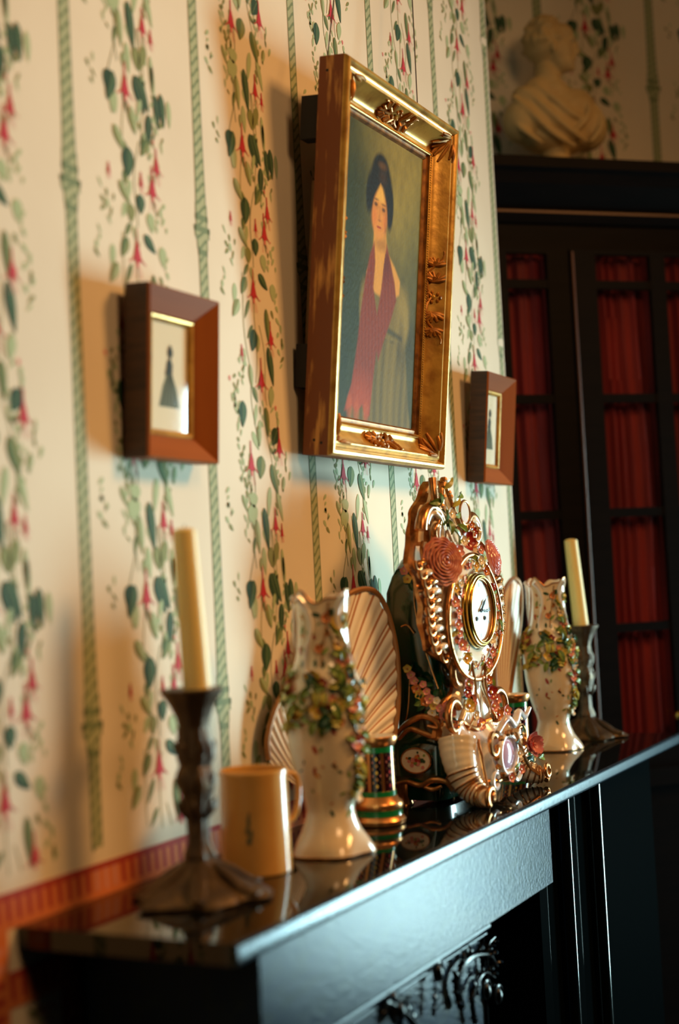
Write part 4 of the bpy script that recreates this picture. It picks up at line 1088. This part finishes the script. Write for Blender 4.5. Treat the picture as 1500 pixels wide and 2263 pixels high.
def hand(name, a, L, w):
    mb = MB(); er, et = V(0, math.cos(a), math.sin(a)), V(0, -math.sin(a), math.cos(a)); c0 = V(X0+.002, DC.y, DC.z)
    mb.tube([c0-er*.004, c0+er*L*.7, c0+er*L], [w, w*.8, w*.2], 'black', 6)
    mb.ball(c0+er*L*.62, w*2.2, 'black', 8, sc=(.4, 1, 1)); mb.ball(c0, .0028, 'black', 10); mb.build(name, dial)
hand('minute_hand', math.radians(-4), .038, .0013); hand('hour_hand', math.radians(40), .028, .0017)
# base: green drum panel already in the body; apron with lilac centre
mb = MB(); rows = []
for i in range(15):
    t = i/14; z = lerp(.112, .030, t); h = .118*(1-.35*t*t)-.020*math.sin(t*PI); row = []
    for j in range(25):
        q = j/24*2-1; x = .168+.030*math.sin(t*PI*.6)*(1-q*q)+.016*(1-abs(q))+.003*math.cos(q*16)
        row.append(V(x, YC+h*q, SZ+z+.014*q*q*(1-t)+.006*math.cos(q*9)*(1-t)))
    rows.append(row)
mb.grid(rows, 'porc_white'); mb.grid([[p-V(.010, 0, 0) for p in r][::-1] for r in rows], 'porcelain')
mb.tube([p+V(.001, 0, .001) for p in rows[0]], .0042, 'gold_bright', 9); mb.tube([p+V(.001, 0, -.001) for p in rows[-1]], .0036, 'gold_bright', 9)
apron = mb.build('base_apron', ck)
mb = MB()
pc = V(.226, YC-.002, SZ+.066)
for k in range(14):
    a = 2*PI*k/14; p = pc+V(-.004-.010*abs(math.cos(a)), .040*math.cos(a), .034*math.sin(a)); mb.ball(p, .0054, 'gold_bright', 8)
ring(pc+V(-.010, 0, 0), .036, .030, .0046, 'porc_white', mb, 36)
mb.ball(pc+V(-.016, 0, 0), 1, 'porc_lilac', 20, M=Matrix.Diagonal((.012, .031, .026)))
for sg in (-1, 1):
    mb.tube(spiral(pc+V(-.012, sg*.062, .018), Yv*sg, Z, .022, .005, 2.4, -3.2, 24, X, .008), taper(24, .005, .0025), 'gold_bright', 9)
    mb.tube(spiral(pc+V(-.016, sg*.050, -.030), Yv*sg, Z, .018, .004, -2.4, 3.4, 24, X, .006), taper(24, .0045, .002), 'porc_white', 9)
mb.tube(curve([pc+V(-.006, -.05, .040), pc+V(0, -.025, .058), pc+V(.002, 0, .046), pc+V(0, .030, .062), pc+V(-.006, .07, .050), pc+V(-.006, .10, .062)], 30), taper(30, .004, .003, .009), 'porc_white', 10)
mb.build('lilac_cartouche', apron)
# feet: ribbed scrolling shells
def foot(sg):
    P_ = [V(.172, YC+sg*.098, SZ+.100), V(.176, YC+sg*.106, SZ+.075), V(.184, YC+sg*.110, SZ+.048), V(.196, YC+sg*.112, SZ+.028), V(.214, YC+sg*.118, SZ+.019), V(.226, YC+sg*.126, SZ+.018)]
    n = 60; C_ = curve(P_, n); rd = []
    for i in range(n+1):
        t = i/n; r = lerp(.030, .0115, t**1.1); rd.append(r*(1+(.035 if t > .3 else .012)*math.sin(t*2*PI*14)))
    mb = MB(); mb.tube(C_, rd, 'porcelain', 22, up=X)
    f = mb.build('scroll_foot', ck)
    mb = MB()
    for k in range(5, 14):
        i = int(n*(k+.25)/14); i = min(i, n-1); p = C_[i]; tg = (C_[i+1]-C_[i-1]).normalized(); u = (X-tg*X.dot(tg)).normalized(); v_ = tg.cross(u)
        mb.tube([p+(u*math.cos(a)+v_*math.sin(a))*rd[i]*1.0 for a in [2*PI*q/20 for q in range(21)]], .0017, 'gold_soft', 6)
    e = C_[-1]
    mb.tube(spiral(e+V(.004, 0, .004), Yv*sg, Z, .0145, .003, -1.4, 7.5, 30, X, .008), taper(30, .0045, .0022), 'gold_bright', 9)
    mb.tube(curve([V(.198, YC+sg*.080, SZ+.098), V(.206, YC+sg*.086, SZ+.065), V(.214, YC+sg*.094, SZ+.036), V(.226, YC+sg*.108, SZ+.020)], 20), .0028, 'gold_bright', 8)
    mb.build('gilt_ribs', f)
foot(-1); foot(1)
for yy in (-.085, .085):
    mb = MB(); mb.lathe([(0, .016), (.012, .013), (.032, .020)], V(.072, YC+yy, SZ), 'gold_soft', 20); mb.build('rear_foot', ck)
# roses and blossoms
def rose(p, n, s, mt):
    mb = MB(); n = Vector(n).normalized(); q = n.to_track_quat('Z', 'Y').to_matrix()
    for k in range(8):
        r0 = s*(.10+.88*k/7); m_ = 4+k; pts = []
        for i in range(m_*6+1):
            a = 2*PI*i/(m_*6); r = r0*(1+.035*math.sin(a*m_)); pts.append(p+q @ V(r*math.cos(a), r*math.sin(a), s*(.30*(1-(k/7)**2.2))+.012*s*math.sin(a*m_+1)))
        mb.tube(pts, s*.062, mt, 7, flat=1.5)
    mb.ball(p+n*s*.02, 1, mt, 16, M=q @ Matrix.Diagonal((s*.98, s*.98, s*.16)))
    mb.build('rose', front)
rose(atx(976, 1241, .168), (1, -.55, .15), .036, 'fl_rose')
rose(atx(1088, 1232, .158), (1, .15, .2), .030, 'fl_pink')
def onp(u, v, x, key, s, nrm=(1, -.35, .1), kind='blossom'):
    p = atx(u, v, x); me = (BL if kind == 'blossom' else LF)[key]
    inst(kind, me, front, p, nrm, s, rr.uniform(0, 6))
spots = [(1010, 1380), (1014, 1400), (1018, 1425), (1003, 1330), (1006, 1300), (1012, 1350), (1028, 1455), (1080, 1300), (1088, 1330), (1092, 1360), (1090, 1385), (1083, 1410), (1086, 1440), (1078, 1465), (1070, 1285), (1050, 1250), (1060, 1238), (1072, 1262),
         (1032, 1512), (1040, 1548), (1050, 1580), (1060, 1600), (1082, 1530), (1090, 1560), (1100, 1580), (1078, 1502), (1095, 1545), (1118, 1570), (1030, 1530), (1045, 1200), (1022, 1195), (1038, 1180), (1012, 1218), (1060, 1215)]
for (u, v) in spots:
    onp(u, v, .180, rr.choice(('pink', 'yellow', 'red', 'white', 'orange', 'pink')), rr.uniform(.0065, .011))
    onp(u+rr.uniform(-8, 8), v+rr.uniform(-9, 9), .177, rr.choice('ggdy'), rr.uniform(.009, .013), (1, rr.uniform(-.6, .3), .2), 'leaf')
for k in range(44):
    a = 2*PI*k/44+rr.uniform(-.05, .05); q = rr.uniform(.2, .85)
    p = DC+V(.004, lerp(.062, .106, q)*math.cos(a)*(1-.1*math.sin(a)), lerp(.062, .094, q)*math.sin(a)-.010*q)
    left = math.cos(a) < -.1
    inst('blossom' if k % 3 else 'leaf', BL[rr.choice(('pink', 'pink', 'white') if left else ('yellow', 'pink', 'orange', 'red'))] if k % 3 else LF[rr.choice('gy')], front, p, (1, rr.uniform(-.3, .3), rr.uniform(-.2, .2)), rr.uniform(.0055, .0085), rr.uniform(0, 6))
onp(1030, 1196, .178, 'red', .016); onp(1172, 1645, .226, 'full', .020); onp(1033, 1560, .19, 'yellow', .012); onp(1083, 1530, .186, 'red', .013)
for (u, v) in [(975, 1105), (985, 1125), (1000, 1120), (1003, 1140), (992, 1150), (1010, 1160), (970, 1090), (1012, 1100), (1000, 1170), (980, 1080)]:
    onp(u, v, .160, rr.choice('ggy'), rr.uniform(.013, .018), (1, rr.uniform(-.7, .3), rr.uniform(-.3, .4)), 'leaf')
onp(996, 1135, .166, 'white', .009); onp(1040, 1160, .166, 'orange', .007); onp(1045, 1175, .168, 'red', .008)
for (u, v) in [(1180, 1660), (1150, 1690), (1163, 1675), (1190, 1675), (1140, 1640), (1150, 1625)]:
    onp(u, v, .222, rr.choice(('d', 'g')), .014, (1, rr.uniform(-.6, .3), .2), 'leaf')
for (u, v) in [(1150, 1700), (1128, 1718), (1190, 1655), (1146, 1665)]: onp(u, v, .226, rr.choice(('pink', 'white')), .008)
# garland applied to the green side and shoulder
gs = [(900, 1478), (908, 1492), (915, 1505), (920, 1522), (927, 1535), (935, 1512), (943, 1528), (950, 1545), (958, 1560), (965, 1548), (972, 1565), (980, 1580), (988, 1560), (992, 1590), (1000, 1575), (1004, 1600), (955, 1575), (940, 1550), (970, 1590),
      (893, 1262), (905, 1250), (917, 1262), (900, 1280), (925, 1240)]
for (u, v) in gs:
    p = aty(u, v, 1.992); inst('blossom', BL[rr.choice(('pink', 'yellow', 'orange', 'white', 'pink'))], body, p, (.35, -1, .1), rr.uniform(.0055, .0085), rr.uniform(0, 6))
    p = aty(u+rr.uniform(-12, 12), v+rr.uniform(-12, 12), 1.994); inst('leaf', LF[rr.choice('ddg')], body, p, (.3, -1, .1), rr.uniform(.008, .012), rr.uniform(0, 6))
